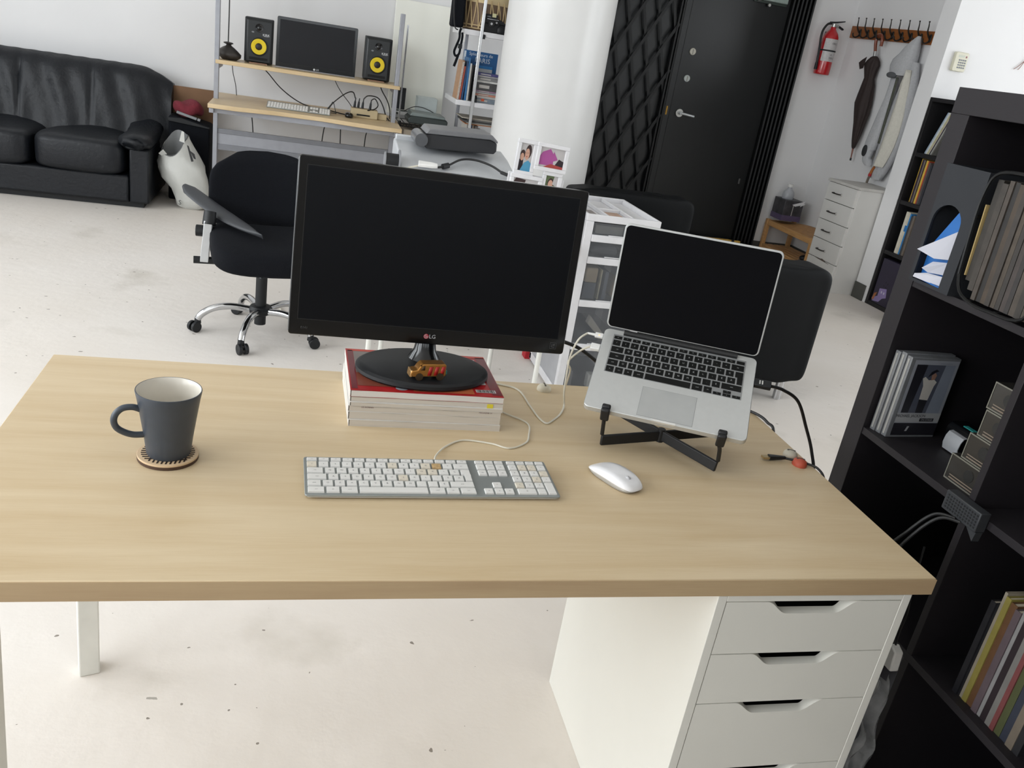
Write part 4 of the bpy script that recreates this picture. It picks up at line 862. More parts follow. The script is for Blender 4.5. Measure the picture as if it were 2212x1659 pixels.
def photo(fr, x0, x1, z0, z1, y, shapes):
    b = B(); b.xf = FM
    for i, (k, pts) in enumerate(shapes): b.poly([(x0 + u * (x1 - x0), y + .0095 - .0002 * i, z0 + v * (z1 - z0)) for u, v in pts], PK.index(k))
    part('print', b, PL, fr)
full = [(0, 0), (1, 0), (1, 1), (0, 1)]
def disc(cx, cy, rx, ry, n=14): return [(cx + rx * cos(2 * pi * k / n), cy + ry * sin(2 * pi * k / n)) for k in range(n)]
f = sub_frame(-.100, -.018, .235, .372, -.004)
photo(f, -.0845, -.0335, .2505, .3565, -.004, [('grey', full), ('dark', [(0, 0), (.4, 0), (.35, .45), (0, .4)]), ('hair', disc(.68, .72, .24, .25)), ('hair', disc(.25, .60, .2, .16)), ('skin', disc(.6, .62, .18, .21)), ('skin', disc(.22, .5, .15, .14)), ('blue', [(.2, 0), (1, 0), (1, .3), (.75, .4), (.45, .3)]), ('dark', disc(.55, .66, .025, .015, 8)), ('dark', disc(.68, .67, .025, .015, 8)), ('red', disc(.58, .53, .07, .015, 8))])
f = sub_frame(-.020, .113, .265, .372, -.010)
photo(f, -.0045, .0975, .2805, .3565, -.010, [('grey', full), ('pink', [(0, .1), (.6, .1), (.55, .7), (.4, .95), (.1, .75), (0, .5)]), ('dark', [(.6, 0), (1, 0), (1, .4), (.8, .5)]), ('red', [(.2, 0), (1, 0), (1, .12), (.5, .2)]), ('pink', [(.5, .3), (.75, .45), (.55, .85)])])
f = sub_frame(-.108, .025, .130, .237, -.010)
photo(f, -.0925, .0095, .1455, .2215, -.010, [('grey', full), ('hair', [(0, 0), (.35, 0), (.5, .95), (.1, 1), (0, .7)]), ('dark', [(.65, .5), (.7, .72), (.8, .72), (.85, .5)]), ('red', disc(.75, .42, .12, .2)), ('green', [(.5, 0), (1, 0), (1, .2), (.5, .15)])])
f = sub_frame(.024, .106, .130, .266, -.004)
photo(f, .0395, .0905, .1455, .2505, -.004, [('green', full), ('hair', disc(.45, .72, .25, .2)), ('skin', disc(.45, .68, .2, .17)), ('skin', disc(.4, .38, .22, .2)), ('red', disc(.8, .4, .2, .2)), ('grey', [(.6, .7), (1, .6), (1, 1), (.7, 1)]), ('skin', disc(.78, .46, .1, .1)), ('red', [(.1, 0), (.6, 0), (.6, .18), (.2, .2)])])
b = B(); b.xf = FM; b.box(-.115, .120, .012, .016, .0, .240); b.box(-.108, .112, -.012, .012, -.002, .128); part('backing', b, cw, pf, bev=.002)

# ================================================================ OFFICE CHAIR
ch = thing('office_chair', 'black office chair on a chrome star base behind the monitor', 'office chair', (-1.208, 2.94, 0))
hub = Vector((-1.208, 2.94, 0))
b = B(); b.lathe([(.026, .05), (.026, .09), (.05, .105), (.055, .125), (.046, .138), (.03, .142)], tuple(hub), 24); part('hub', b, black_matte, ch)
part('gas_column', B().cyl(hub + upv * .142, hub + upv * .277, .0255, n=24), black_matte, ch); part('piston', B().cyl(hub + upv * .277, hub + upv * .325, .014, n=18), chrome, ch)
for a in (184, 256, 328, 40, 112):
    d = Vector((cos(rad(a)), sin(rad(a)), 0)); s = Vector((-d.y, d.x, 0)); R_ = .275
    pts = [hub + d * .045 + upv * .118, hub + d * .13 + upv * .128, hub + d * .205 + upv * .115, hub + d * .255 + upv * .085, hub + d * R_ + upv * .058]
    b = B(); b.tube(pts, .0165, 10, sm=5, r1=.0150); o = part('leg', b, chrome, ch, smooth=60)
    c = hub + d * R_; tr = Vector((cos(rad(a + 40)), sin(rad(a + 40)), 0)); sd = Vector((-tr.y, tr.x, 0))
    cs_ = part('caster', B().cyl(c + upv * .038, c + upv * .062, .016, .0135, n=14), black_matte, ch)
    b = B(); w0 = c + tr * .018
    b.cyl(w0 + sd * .006 + upv * .0245, w0 + sd * .022 + upv * .0245, .0245, n=22); b.cyl(w0 - sd * .022 + upv * .0245, w0 - sd * .006 + upv * .0245, .0245, n=22)
    b.cyl(w0 - sd * .022 + upv * .0245, w0 + sd * .022 + upv * .0245, .006, n=10); part('wheel', b, black_matte, cs_, bev=.002)
SM_ = Matrix.Translation((-1.185, 2.86, .43)) @ Matrix.Rotation(rad(8), 4, 'Z')
def seat_fn(p):
    u = p[1] / .235; return Vector((p[0], p[1], p[2] + .010 * u - .018 * max(0, -u - .3) * (1 if p[2] < 1 else 1) + .012 * (abs(p[0]) / .24) ** 2))
b = B(); b.xf = SM_; b.pillow((0, 0, 0), (.245, .235, .062), .45, 40, 18, fn=seat_fn); part('seat', b, black_fabric, ch, smooth=70)
b = B(); b.xf = SM_; b.prism(rrect(-.19, .19, -.17, .19, .06), 'Z', -.068, -.050); b.box(-.075, .075, -.08, .08, -.095, -.066); part('seat_pan', b, black_matte, ch, bev=.004)
part('mechanism', B().lathe([(.030, .318), (.045, .325), (.047, .336), (.02, .345)], tuple(hub), 20), black_matte, ch)
BM_ = Matrix.Translation((-1.215, 3.19, .455)) @ Matrix.Rotation(rad(4), 4, 'Z') @ Matrix.Rotation(rad(-8), 4, 'X')
rings = []
for k in range(13):                                             # backrest, bowed outline
    v = k / 12; zz = .35 * v; hw = .255 - .11 * max(0, .28 - v) - .02 * (max(0, v - .6) / .4) ** 2
    if v > .85: hw -= .10 * ((v - .85) / .15) ** 2
    n = 28; ring = []
    for q in range(n):
        a = 2 * pi * q / n; x = hw * math.copysign(abs(cos(a)) ** .35, cos(a)); yy_ = .030 * math.copysign(abs(sin(a)) ** .6, sin(a)) * (1 if 0 < k < 12 else .35)
        top_drop = -.07 * (abs(x) / .255) ** 2.2 * v
        ring.append((x, yy_ + .05 * (x / .25) ** 2 * -1, zz + top_drop))
    rings.append(ring)
b = B(); b.xf = BM_; b.loft(rings); part('backrest', b, black_fabric, ch, smooth=70)
part('back_bracket', B().tube([(-1.20, 2.98, .375), (-1.205, 3.14, .37), (-1.21, 3.225, .42), (-1.212, 3.235, .55)], .022, 8), black_matte, ch)
for sx in (-1,):
    xx = -1.456
    part('armrest_bar', B().cyl((-1.502, 2.90, .343), (-1.19, 2.93, .345), .0165, n=14), black_matte, ch)
    b = B(); b.loft([[(xx - .018 + dx, 2.905 + dy, z) for dx, dy in ((0, -.02), (.036, -.02), (.036, .02), (0, .02))] for xx, z in ((-1.456, .338), (-1.452, .40), (-1.446, .46), (-1.442, .525))]); part('armrest_upright', b, M('silver_upright', '#c2c4c6', .3, metal=.3), ch, bev=.003)
    b = B(); b.cyl((-1.440, 2.905, .505), (-1.438, 2.925, .56), .029, .026, n=18); part('armrest_collar', b, black_matte, ch, bev=.002)
    b = B()
    A_, B_ = Vector((-1.58, 3.22, .600)), Vector((-1.205, 2.72, .520)); d = (B_ - A_); rings = []
    for k in range(15):
        t = k / 14; c = A_ + d * t + upv * (.016 * sin(pi * t) * -1); wv = .036 * (1 - .55 * abs(2 * t - .75) ** 3) * (.5 if k in (0, 14) else 1); th_ = .011
        sdv = Vector((.75, .45, .30)).normalized()
        nrm = d.cross(sdv).normalized()
        rings.append([c + sdv * (wv * cos(2 * pi * q / 12)) + nrm * (th_ * sin(2 * pi * q / 12)) for q in range(12)])
    b.loft(rings); part('armrest_pad', b, M('grey_black_rubber', '#303236', .5), ch, smooth=70)
part('tilt_knob', B().cyl((-1.505, 3.0, .452), (-1.47, 3.0, .452), .026, n=20), black_matte, ch, bev=.003); part('knob_shaft', B().cyl((-1.47, 3.0, .452), (-1.40, 3.0, .44), .009, n=10), black_matte, ch)
cable('floor_cable', [(-1.13, 3.35, .006), (-1.10, 3.22, .006), (-1.02, 3.12, .006), (-.90, 3.08, .006), (-.7, 3.05, .006), (-.4, 3.2, .006)], .006, cord_white, 'pale cable lying on the floor behind the office chair')

# ================================================================ BLACK SOFA with chrome legs (right)
sf = thing('two_seat_sofa', 'black leather two-seat sofa with chrome legs behind the laptop', 'sofa', (1.0, 3.32, 0))
lf = M('black_sofa_leather', '#0a0c0e', .55, spec=.14, nz=(5, .15), bump=(7, .25))
def arm(y0, y1):
    b = B(); n = 8; yc = (y0 + y1) / 2
    def fn(p):
        q = Vector(p); q.z += .004 * sin(p[0] * 40 + p[2] * 23); q.y += .003 * sin(p[0] * 31) * (1 if p[1] > 0 else -1); return q
    b.pillow((.985, yc, .40), (.425, (y1 - y0) / 2, .292), .16, 56, 30, fn=fn); return b
part('armrest', arm(2.45, 2.64), lf, sf, smooth=60); part('armrest', arm(4.06, 4.24), lf, sf, smooth=60)
part('backrest', B().pillow((.665, 3.35, .40), (.105, .70, .292), .2, 48, 24), lf, sf, smooth=60)
part('seat_cushion', B().pillow((1.08, 3.00, .34), (.33, .355, .10), .25, 40, 18), lf, sf, smooth=60); part('seat_cushion', B().pillow((1.08, 3.705, .34), (.33, .352, .10), .25, 40, 18), lf, sf, smooth=60)
part('base', B().box(.62, 1.385, 2.60, 4.10, .115, .25), lf, sf, bev=.02)
for x in (.62, 1.325):
    for y in (2.52, 4.17): part('leg', B().cyl((x, y, 0), (x, y, .125), .021, n=20), chrome, sf)

# ================================================================ LEATHER SOFA (back left)
so = thing('leather_sofa', 'worn black leather sofa against the white wall at the left', 'sofa', (-3.1, 5.7, 0))
SXR = -2.06
def seatcush(x0, x1):
    def fn(p):
        q = Vector(p); q.z += .010 * sin(p[0] * 12 + 1) * sin(p[1] * 9) + .02 * (1 - (p[0] / .3) ** 2) * (1 if p[2] > 0 else 0); return q
    b = B(); b.pillow(((x0 + x1) / 2, 5.56, .315), ((x1 - x0) / 2 - .004, .33, .115), .33, 44, 22, fn=fn); return b
for x0, x1 in ((-2.785, -2.205), (-3.365, -2.785), (-3.945, -3.365)): part('seat_cushion', seatcush(x0, x1), leather, so, smooth=70)
part('base', B().box(-3.96, -2.19, 5.262, 6.02, .035, .215), leather, so, bev=.015)
def armrest(xi, xo):
    s = 1 if xo > xi else -1
    b = B(); b.box(min(xi, xo), max(xi, xo), 5.262, 6.02, .035, .40); part('arm_panel', b, leather, so, bev=.012)
    rings = []
    for k in range(17):
        v = k / 16; y = 5.235 + .76 * v; zc = .440 + .18 * max(0, v - .45) ** 1.4 * 1.6; rr_ = (.052, .085)[min(1, k)] if k < 2 else .095
        if k == 0: rr_ = .06
        xc = (xi + xo) / 2 - .03 * s
        rings.append([(xc + 1.18 * rr_ * cos(2 * pi * q / 20), y + (.02 * sin(q * 2.2) if k == 0 else 0), zc + rr_ * .62 * sin(2 * pi * q / 20) + .004 * sin(k * 2.7 + q)) for q in range(20)])
    b = B(); b.loft(rings); part('arm_pad', b, leather, so, smooth=70)
armrest(-2.185, SXR); armrest(-3.975, -4.10)
def backring(x, e):
    """cross-section of the back in (y,z); e 0..1 shrinks at the ends"""
    P = [(5.70, .36), (5.735, .50), (5.76, .62), (5.78, .72), (5.80, .80), (5.84, .86), (5.90, .893), (5.98, .885), (6.04, .82), (6.06, .6), (6.06, .3), (5.80, .30)]
    R_ = []
    for i, (y, z) in enumerate(P):
        w_ = .014 * sin(x * 17 + z * 5) * sin(x * 7.3) + .010 * sin(x * 41 + z * 14)
        seam = -.022 * math.exp(-((x + 2.52) / .014) ** 2) - .022 * math.exp(-((x + 2.98) / .014) ** 2) - .022 * math.exp(-((x + 3.46) / .014) ** 2)
        if i in (1, 2, 3, 4): y += w_ - seam
        zz = .30 + (z - .30) * (1 - .16 * e ** 1.5); R_.append((x, y + .05 * e * (1 if i < 6 else 0), zz + (.0012 * sin(x * 60) if i in (5, 6, 7) else 0)))
    return R_
rings = []
NB = 130
for k in range(NB + 1):
    x = -4.10 + 2.105 * k / NB; dr = max(0, (x + 2.22) / .225); dl = max(0, (-3.9 - x) / .2); rings.append(backring(x, min(1, max(dr, dl))))
b = B(); b.loft(rings); part('backrest', b, leather, so, smooth=60)
part('plinth', B().box(-3.94, -2.10, 5.30, 6.0, 0, .035), black_matte, so)

# things beside the sofa
single('cardboard_sheet', B().box(-2.01, -1.715, 5.93, 5.942, 0, .783), M('brown_hardboard', '#7a5c43', .8, nz=(8, .12)), 'brown board leaning at the wall between sofa and rack desk', 'board', bev=.001)
bx = thing('storage_box', 'black fabric box behind the white plastic bag', 'box', (-1.85, 5.78, 0))
b = B(); b.prism([(-1.995, 0), (-1.715, 0), (-1.712, .555), (-1.85, .585), (-1.995, .60)], 'Y', 5.68, 5.90); part('body', b, black_fabric, bx, bev=.015)
b = B(); b.prism([(-1.998, .585), (-1.91, .590), (-1.715, .548), (-1.715, .535), (-1.998, .56)], 'Y', 5.67, 5.91); part('lid_edge', b, black_matte, bx, bev=.004)
def cloth_fn(p): return Vector((p[0], p[1], p[2] + .012 * sin(p[0] * 40 + p[1] * 22)))
b = B(); b.pillow((-1.872, 5.78, .652), (.105, .09, .055), .8, 30, 16, fn=cloth_fn); single('red_cloth', b, M('wine_red_cloth', '#6e1f2c', .85, nz=(30, .2), bump=(60, .4)), 'wine red cloth lying on the black fabric box', 'cloth', smooth=70)
b = B(); b.xf = Matrix.Translation((-1.868, 5.70, .612)) @ Matrix.Rotation(rad(14), 4, 'Y'); b.box(-.075, .065, -.012, .012, -.012, .006); b.box(.07, .09, -.012, .012, -.012, .006)
single('zip_strap', b, M('strap_grey', '#85878a', .5), 'pale grey strap across the edge of the red cloth', 'strap', bev=.002)
bagm = M('white_film_bag', '#c9cac6', .45, nz=(7, .05), bump=(14, .5)); bagi = M('bag_inside', '#7d7f80', .6)
BG = thing('plastic_bag', 'white plastic bag slumped on the floor beside the sofa', 'bag', (-1.85, 5.46, 0))
prof = [(.0, -1.80, .075, .06), (.02, -1.795, .115, .085), (.07, -1.80, .118, .10), (.14, -1.815, .124, .11), (.21, -1.85, .150, .115), (.28, -1.87, .152, .115), (.33, -1.895, .138, .105), (.375, -1.91, .115, .095), (.41, -1.92, .098, .088), (.44, -1.925, .090, .082)]
rings = []
for k, (zz, xc, rx, ry) in enumerate(prof):
    ring = []
    for q in range(36):
        a = 2 * pi * q / 36; cr = 1 + .05 * sin(5 * a + k * .9) + .03 * sin(11 * a + 2 * k)
        x = xc + rx * cr * cos(a); y = 5.46 + ry * cr * sin(a)
        z = zz + (.0 if k == 0 else .014 * sin(3 * a + k) * (k / 9) + .085 * cos(a - rad(50)) * (k / 9) ** 2)
        ring.append((x, y, max(0, z)))
    rings.append(ring)
b = B(); b.loft(rings, caps=False); b.poly(list(reversed(rings[0]))); part('body', b, bagm, BG, smooth=60)
r2 = [[((p[0] - prof[k][1]) * .93 + prof[k][1], (p[1] - 5.46) * .93 + 5.46, p[2] + .004) for p in rings[k]] for k in (9, 8, 7, 6)]
b = B(); b.loft(r2, caps=False); b.poly(r2[-1]); part('inside', b, bagi, BG, smooth=60)
for P_ in ([(-2.02, .37), (-1.99, .40), (-1.965, .372), (-1.985, .345)], [(-1.885, .47), (-1.87, .54), (-1.855, .535), (-1.85, .46)]): part('handle_flap', B().prism(P_, 'Y', 5.40, 5.404), bagm, BG)
''', (-1.99, .40), (-1.965, .372), (-1.985, .345)], 'Y', 5.36, 5.364); b.prism([(-1.885, .50), (-1.87, .56), (-1.855, .555), (-1.85, .49)], 'Y', 5.40, 5.404); b.prism([(-1.85, .50), (-1.83, .515), (-1.815, .47), (-1.835, .455)], 'Y', 5.39, 5.394)
'''

b = B()
for x0, z0, pts in ((-1.83, .0, [(0, .455), (.012, .45), (.045, .35), (.03, .345)]), (-1.83, 0, [(.02, .42), (.05, .40), (.06, .365), (.045, .37)])): b.prism([(x0 + u, v) for u, v in pts], 'Y', 5.355, 5.358)
b.text('P', frame_mat((-1.715, 5.352, .115), (1, .3, 0), (0, 0, 1)), .05); b.text('S', frame_mat((-1.873, 5.365, .05), (1, -.2, 0), (0, 0, 1)), .045)
part('bag_print', b, M('bag_black_print', '#1d1e20', .5), BG)

# ================================================================ RACK DESK with monitors and speakers
rd = thing('rack_desk', 'birch computer desk with grey steel uprights and a raised shelf', 'desk', (-1.04, 5.5, 0))
gsteel = M('grey_powder_steel', '#9a9ca3', .45, metal=.25); gdark = M('grey_steel_dark', '#7c7e84', .5, metal=.2)
for x0, x1, top in ((-1.672, -1.642, 2.0), (-.447, -.417, 1.515)):
    b = B(); b.box(x0, x1, 5.45, 5.50, .03, top); part('upright', b, gsteel, rd, bev=.003)
    b = B(); b.box(x0, x1, 5.15, 6.0, 0, .035); part('foot_beam', b, gsteel, rd, bev=.004)
    b = B(); b.box(x0, x1, 5.16, 5.95, .715, .745); part('desk_bracket', b, gsteel, rd, bev=.003); b = B(); b.box(x0 + .003, x1 - .003, 5.50, 5.80, .975, 1.005); part('shelf_bracket', b, gsteel, rd, bev=.003)
b = B(); b.box(-.395, -.385, 5.47, 5.49, .03, 1.45); part('back_rod', b, chrome, rd)
b = B()
P = [(-1.675, 5.10), (-1.50, 5.09), (-1.25, 5.155), (-.95, 5.17), (-.75, 5.12), (-.55, 5.09), (-.40, 5.10), (-.385, 5.92), (-1.68, 5.92)]
b.prism(P, 'Z', .752, .780); part('worktop', b, beech, rd, bev=.003)
b = B(); b.box(-1.665, -.405, 5.448, 5.80, 1.010, 1.036); part('raised_shelf', b, beech, rd, bev=.003)
for z0, z1 in ((.548, .582), (.435, .475)): part('cross_panel', B().box(-1.642, -.447, 5.462, 5.475, z0, z1), gdark, rd, bev=.002)
part('cross_panel', B().box(-1.642, -.447, 5.468, 5.48, .475, .548), gsteel, rd)
part('front_rail', B().box(-1.655, -.43, 5.19, 5.21, .715, .752), gsteel, rd, bev=.002)

# pendant lamp resting on the shelf
pl = thing('pendant_lamp', 'dark pear-shaped pendant hanging by a thin cord above the raised shelf', 'lamp', (-1.585, 5.60, 1.0365))
b = B(); b.lathe([(.048, 0), (.072, .018), (.078, .038), (.062, .062), (.038, .080), (.020, .090), (.015, .098), (.034, .106), (.030, .112), (.010, .116)], (-1.583, 5.60, 1.0368), 28)
b.v = [(x + .14 * (z - 1.0368) * -1 + .004 * sin(z * 90), y, z) for x, y, z in b.v]; part('shade', b, M('dark_brown_shade', '#322d2a', .5, nz=(20, .2)), pl, smooth=60)
part('cord', B().tube([(-1.597, 5.60, 1.15), (-1.596, 5.60, 1.4), (-1.600, 5.60, 1.9), (-1.60, 5.60, HC)], .004, 8), cord_black, pl)

krk_y = M('yellow_speaker_cone', '#d8bd12', .45)
def speaker(loc, rz, label):
    s = thing('studio_speaker', label, 'speaker', loc, (0, 0, rz), 'studio speakers on the raised shelf')
    w_, h_, d_ = .192, .298, .22
    b = B(); b.box(-w_ / 2, w_ / 2, .015, d_, .008, h_); part('cabinet', b, black_matte, s, bev=.006, local=True)
    b = B(); b.frustum(-w_ / 2, w_ / 2, 0, 1, 0, 0, 0)
    b = B(); r0 = [(-w_ / 2, .016, .008), (w_ / 2, .016, .008), (w_ / 2, .016, h_), (-w_ / 2, .016, h_)]; i = .018; r1 = [(-w_ / 2 + i, 0, .014), (w_ / 2 - i, 0, .014), (w_ / 2 - i, 0, h_ - i), (-w_ / 2 + i, 0, h_ - i)]
    b.loft([r0, r1]); part('baffle', b, M('speaker_baffle', '#1d2022', .38), s, bev=.004, local=True)
    b = B(); b.lathe([(.062, 0), (.062, -.006), (.056, -.008), (.050, -.004)], (0, 0, .115), 32, axis='Y', cap=False); part('woofer_ring', b, black_matte, s, local=True)
    b = B(); b.lathe([(.0515, -.008), (.0495, -.0085), (.024, -.003), (.018, -.002)], (0, 0, .115), 36, axis='Y', cap=False); w1 = part('woofer_cone', b, krk_y, s, local=True, smooth=50)
    b = B(); b.lathe([(.0235, -.0025), (.019, -.007), (.010, -.0095), (.001, -.0105)], (0, 0, .115), 24, axis='Y'); part('dust_cap', b, M('dust_cap_dark', '#1b1410', .5), s, local=True, smooth=60)
    b = B(); b.lathe([(.028, 0), (.027, -.003), (.016, -.001), (.012, -.005), (.001, -.007)], (0, 0, .236), 24, axis='Y'); part('tweeter', b, black_plastic, s, local=True)
    b = B(); b.box(-.062, .062, -.001, .004, .026, .044); part('bass_port', b, M('port_black', '#050506', .8), s, local=True)
    b = B(); m = frame_mat((.047, -.0012, .195), (1, 0, 0), (0, 0, 1)); b.text('KRK', m @ Matrix.Scale(1.25, 4, (1, 0, 0)), .020); b.poly([m @ Vector((x / 1000, y / 1000, 0)) for x, y in ((-17, -9), (17, -9), (17, -7.4), (-17, -7.4))]); part('logo', b, M('speaker_logo', '#d2d4d6', .4), s, local=True)
    n = 14; b = B(); b.poly([(-.042 + .009 * cos(2 * pi * k / n), -.0012, .206 + .005 * sin(2 * pi * k / n)) for k in range(n)]); part('badge', b, M('badge_grey', '#7c7f82', .4), s, local=True)
    b = B(); b.box(-.06, .06, .0, .2, 0, .008); part('base_pad', b, M('brown_pad', '#8a6a55', .7), s, local=True); return s
speaker((-1.393, 5.575, 1.0365), rad(2), 'black studio speaker with yellow cone, left of the wide dark monitor')
speaker((-.572, 5.575, 1.0365), rad(-2), 'black studio speaker with yellow cone, right of the wide dark monitor')
m2 = thing('monitor', 'glossy black monitor between the two studio speakers on the raised shelf', 'monitor', (-1.0, 5.60, 1.0365))
b = B(); b.xf = Matrix.Translation((-1.0, 5.60, 1.0365)) @ Matrix.Rotation(rad(-2), 4, 'X')
X2 = b.xf; b.prism(rrect(-.277, .277, -.0, .335, .010), 'Y', 0, .03); part('bezel', b, black_plastic, m2, bev=.002)
b = B(); b.xf = X2; b.box(-.258, .258, -.0008, .001, .035, .317); part('screen', b, M('dark_screen_far', '#17181c', .4, spec=.25), m2)
b = B(); b.xf = X2; b.box(-.275, .275, -.0015, .004, .0, .006); part('silver_edge', b, M('edge_grey', '#8d8c90', .3), m2)
b = B(); b.text('LG', X2 @ frame_mat((.012, -.0012, .017), (1, 0, 0), (0, 0, 1)), .016); b.poly([X2 @ Vector((-.010 + .007 * cos(2 * pi * k / 14), -.0012, .017 + .007 * sin(2 * pi * k / 14))) for k in range(14)]); part('logo', b, MATS['speaker_logo'], m2)
part('stand', B().cyl((-1.0, 5.70, 1.0365), (-1.0, 5.70, 1.05), .09, n=28), black_plastic, m2); part('stand_neck', B().box(-1.03, -.97, 5.64, 5.70, 1.05, 1.15), black_plastic, m2)
# keyboard, mouse, box on the rack desk
k2 = thing('keyboard', 'flat white keyboard on the birch rack desk', 'keyboard', (-1.315, 5.33, .7802), (rad(15), 0, rad(-2)))
b = B(); b.box(0, .43, 0, .114, 0, .008); part('base', b, M('keyboard_aluminium', '#9ba09f'), k2, bev=.002, local=True)
for x in (.03, .39): part('foot', B().cyl((x, .105, 0), (x, .112, -.027), .006, n=10), white_plastic, k2, local=True)
for r_ in range(5):
    for c_ in range(14): add_key(k2, .005 + c_ * .0195, .006 + r_ * .0187, .0170, .0162, .008, .0022, key_w)
    for c_ in range(3):
        if r_ in (0, 3, 4) or (r_ == 1 and c_ == 1): add_key(k2, .290 + c_ * .0195, .006 + r_ * .0187, .0170, .0162, .008, .0022, key_w)
    for c_ in range(4): add_key(k2, .355 + c_ * .0184, .006 + r_ * .0187, .0160, .0162, .008, .0022, key_w)
m3 = thing('computer_mouse', 'small black mouse right of the white keyboard on the rack desk', 'mouse', (-.752, 5.40, .7802))
b = B(); b.pillow((0, 0, .014), (.030, .05, .020), .75, 24, 14); part('body', b, black_plastic, m3, local=True, smooth=70); part('wheel', B().cyl((-.003, -.03, .030), (.003, -.03, .030), .006, n=10), grey_plastic, m3, local=True)
pb = thing('power_strip', 'cream power box with four black plugs on the rack desk', 'power strip', (-.61, 5.50, .7802))
cream = M('cream_plastic', '#b9a988', .5)
b = B(); b.box(-.735, -.545, 5.47, 5.58, .7804, .842); b.box(-.545, -.475, 5.50, 5.58, .7804, .822); part('body', b, cream, pb, bev=.004)
part('slot', B().box(-.695, -.60, 5.468, 5.474, .796, .806), M('slot_black', '#0b0c0d'), pb)
for x in (-.712, -.685, -.655, -.60):
    q = part('plug', B().cyl((x, 5.53, .842), (x + .003, 5.53, .885), .010, .007, n=10), black_matte, pb); part('plug_neck', B().cyl((x + .003, 5.53, .885), (x + .006, 5.53, .910), .005, .003, n=8), black_matte, q)
RC = [([(-.71, 5.53, .905), (-.73, 5.53, .945), (-.78, 5.52, .93), (-.86, 5.5, .86), (-.90, 5.48, .80), (-.90, 5.46, .785)], 'black cable looping left from the power strip plugs'),
      ([(-.652, 5.53, .905), (-.62, 5.53, .935), (-.55, 5.53, .93), (-.51, 5.52, .88), (-.48, 5.52, .81), (-.455, 5.5, .785)], 'black cable looping right from the power strip plugs'),
      ([(-.597, 5.53, .905), (-.57, 5.53, .92), (-.545, 5.52, .88), (-.57, 5.5, .85), (-.62, 5.46, .84)], 'short black cable curled over the power strip'),
      ([(-1.37, 5.81, 1.0), (-1.33, 5.80, .97), (-1.24, 5.72, .89), (-1.13, 5.62, .83), (-1.03, 5.58, .80), (-.92, 5.56, .796), (-.80, 5.53, .786), (-.74, 5.46, .786)], 'long black cable sweeping from the left speaker to the power strip'),
      ([(-.86, 5.81, 1.0), (-.83, 5.80, .95), (-.79, 5.76, .90), (-.74, 5.70, .85), (-.70, 5.62, .80)], 'thin black cable dropping from the dark monitor'),
      ([(-.52, 5.81, 1.0), (-.50, 5.80, .96), (-.46, 5.75, .90), (-.44, 5.70, .84), (-.445, 5.62, .79)], 'black cable dropping from the right speaker'),
      ([(-1.583, 5.81, 1.0), (-1.575, 5.80, .94), (-1.555, 5.80, .86), (-1.545, 5.80, .785)], 'thin black cable dropping below the pendant'),
      ([(-1.50, 5.95, .75), (-1.47, 5.95, .68), (-1.44, 5.95, .62), (-1.42, 5.95, .40)], 'black cable under the left of the rack desk'),
      ([(-.80, 5.95, .75), (-.83, 5.95, .69), (-.90, 5.95, .64), (-.92, 5.95, .4)], 'black cable slanting under the middle of the rack desk'),
      ([(-.79, 5.95, .75), (-.785, 5.95, .68), (-.78, 5.95, .62), (-.77, 5.95, .4)], 'black cable hanging straight under the middle of the rack desk'),
      ([(-.55, 5.95, .75), (-.56, 5.95, .68), (-.585, 5.95, .60), (-.59, 5.95, .4)], 'black cable under the right of the rack desk'),
      ([(-1.10, 5.44, .792), (-1.04, 5.46, .80), (-.98, 5.45, .794), (-.94, 5.43, .796), (-1.02, 5.42, .796), (-1.08, 5.41, .795), (-1.04, 5.40, .80), (-.94, 5.395, .795), (-.86, 5.395, .796), (-.84, 5.41, .794)], 'tangle of thin black earphone cord on the white keyboard'),
      ([(-.92, 5.50, .784), (-.88, 5.50, .84), (-.865, 5.50, .86), (-.85, 5.49, .82), (-.84, 5.48, .784)], 'thin looped wire standing up behind the keyboard')]
for pts, lab in RC: cable('desk_cable', pts, .0042 if 'thin' not in lab else .0028, cord_black, lab, n=6, sm=6)

# ================================================================ WIRE SHELF, WHITE PANEL, LAPTOP, SCANNER
ws = thing('wire_shelf', 'black wire shelf unit carrying a scanner in front of the white panel', 'shelf', (-.19, 5.7, 0))
b = B()
for x in [(-.385 + i * .04) for i in range(10)]: b.tube([(x, 5.46, .785), (x, 6.0, .785)], .003, 6, sm=1)
for y in (5.46, 6.0):
    for z in (.765, .785): b.tube([(-.39, y, z), (-.02, y, z)], .004, 6, sm=1)
N = 18
for i in range(N): x = -.385 + i * .0205; b.tube([(x, 5.46, .765 if i % 2 else .785), (x + .0205, 5.46, .785 if i % 2 else .765)], .0025, 6, sm=1)
part('wire_deck', b, black_metal, ws)['kind'] = 'stuff'
b = B()
for x in (-.385, -.03):
    for y in (5.47, 6.0): b.cyl((x, y, 0), (x, y, .80), .011, n=12)
part('post', b, black_metal, ws)
b = B(); b.tube([(-.20, 5.458, .765), (-.19, 5.455, .745), (-.175, 5.458, .765)], .004, 6, sm=4); part('hook', b, black_metal, ws)
single('white_panel', B().xf and None or B().add([(-.435, 6.0, .795), (-.005, 6.0, .795), (-.005, 6.03, .795), (-.435, 6.03, .795), (-.435, 6.07, 1.625), (-.005, 6.07, 1.625), (-.005, 6.10, 1.625), (-.435, 6.10, 1.625)],
       [(0, 3, 2, 1), (4, 5, 6, 7), (0, 1, 5, 4), (1, 2, 6, 5), (2, 3, 7, 6), (3, 0, 4, 7)]), M('off_white_board', '#f4f5ec', .45, nz=(3, .02)), 'tall off-white board leaning on the wall behind the scanner', 'board', bev=.003)
l2 = thing('laptop', 'small old laptop with black screen on the wire shelf beside the rack desk', 'laptop', (-.33, 5.84, .79))
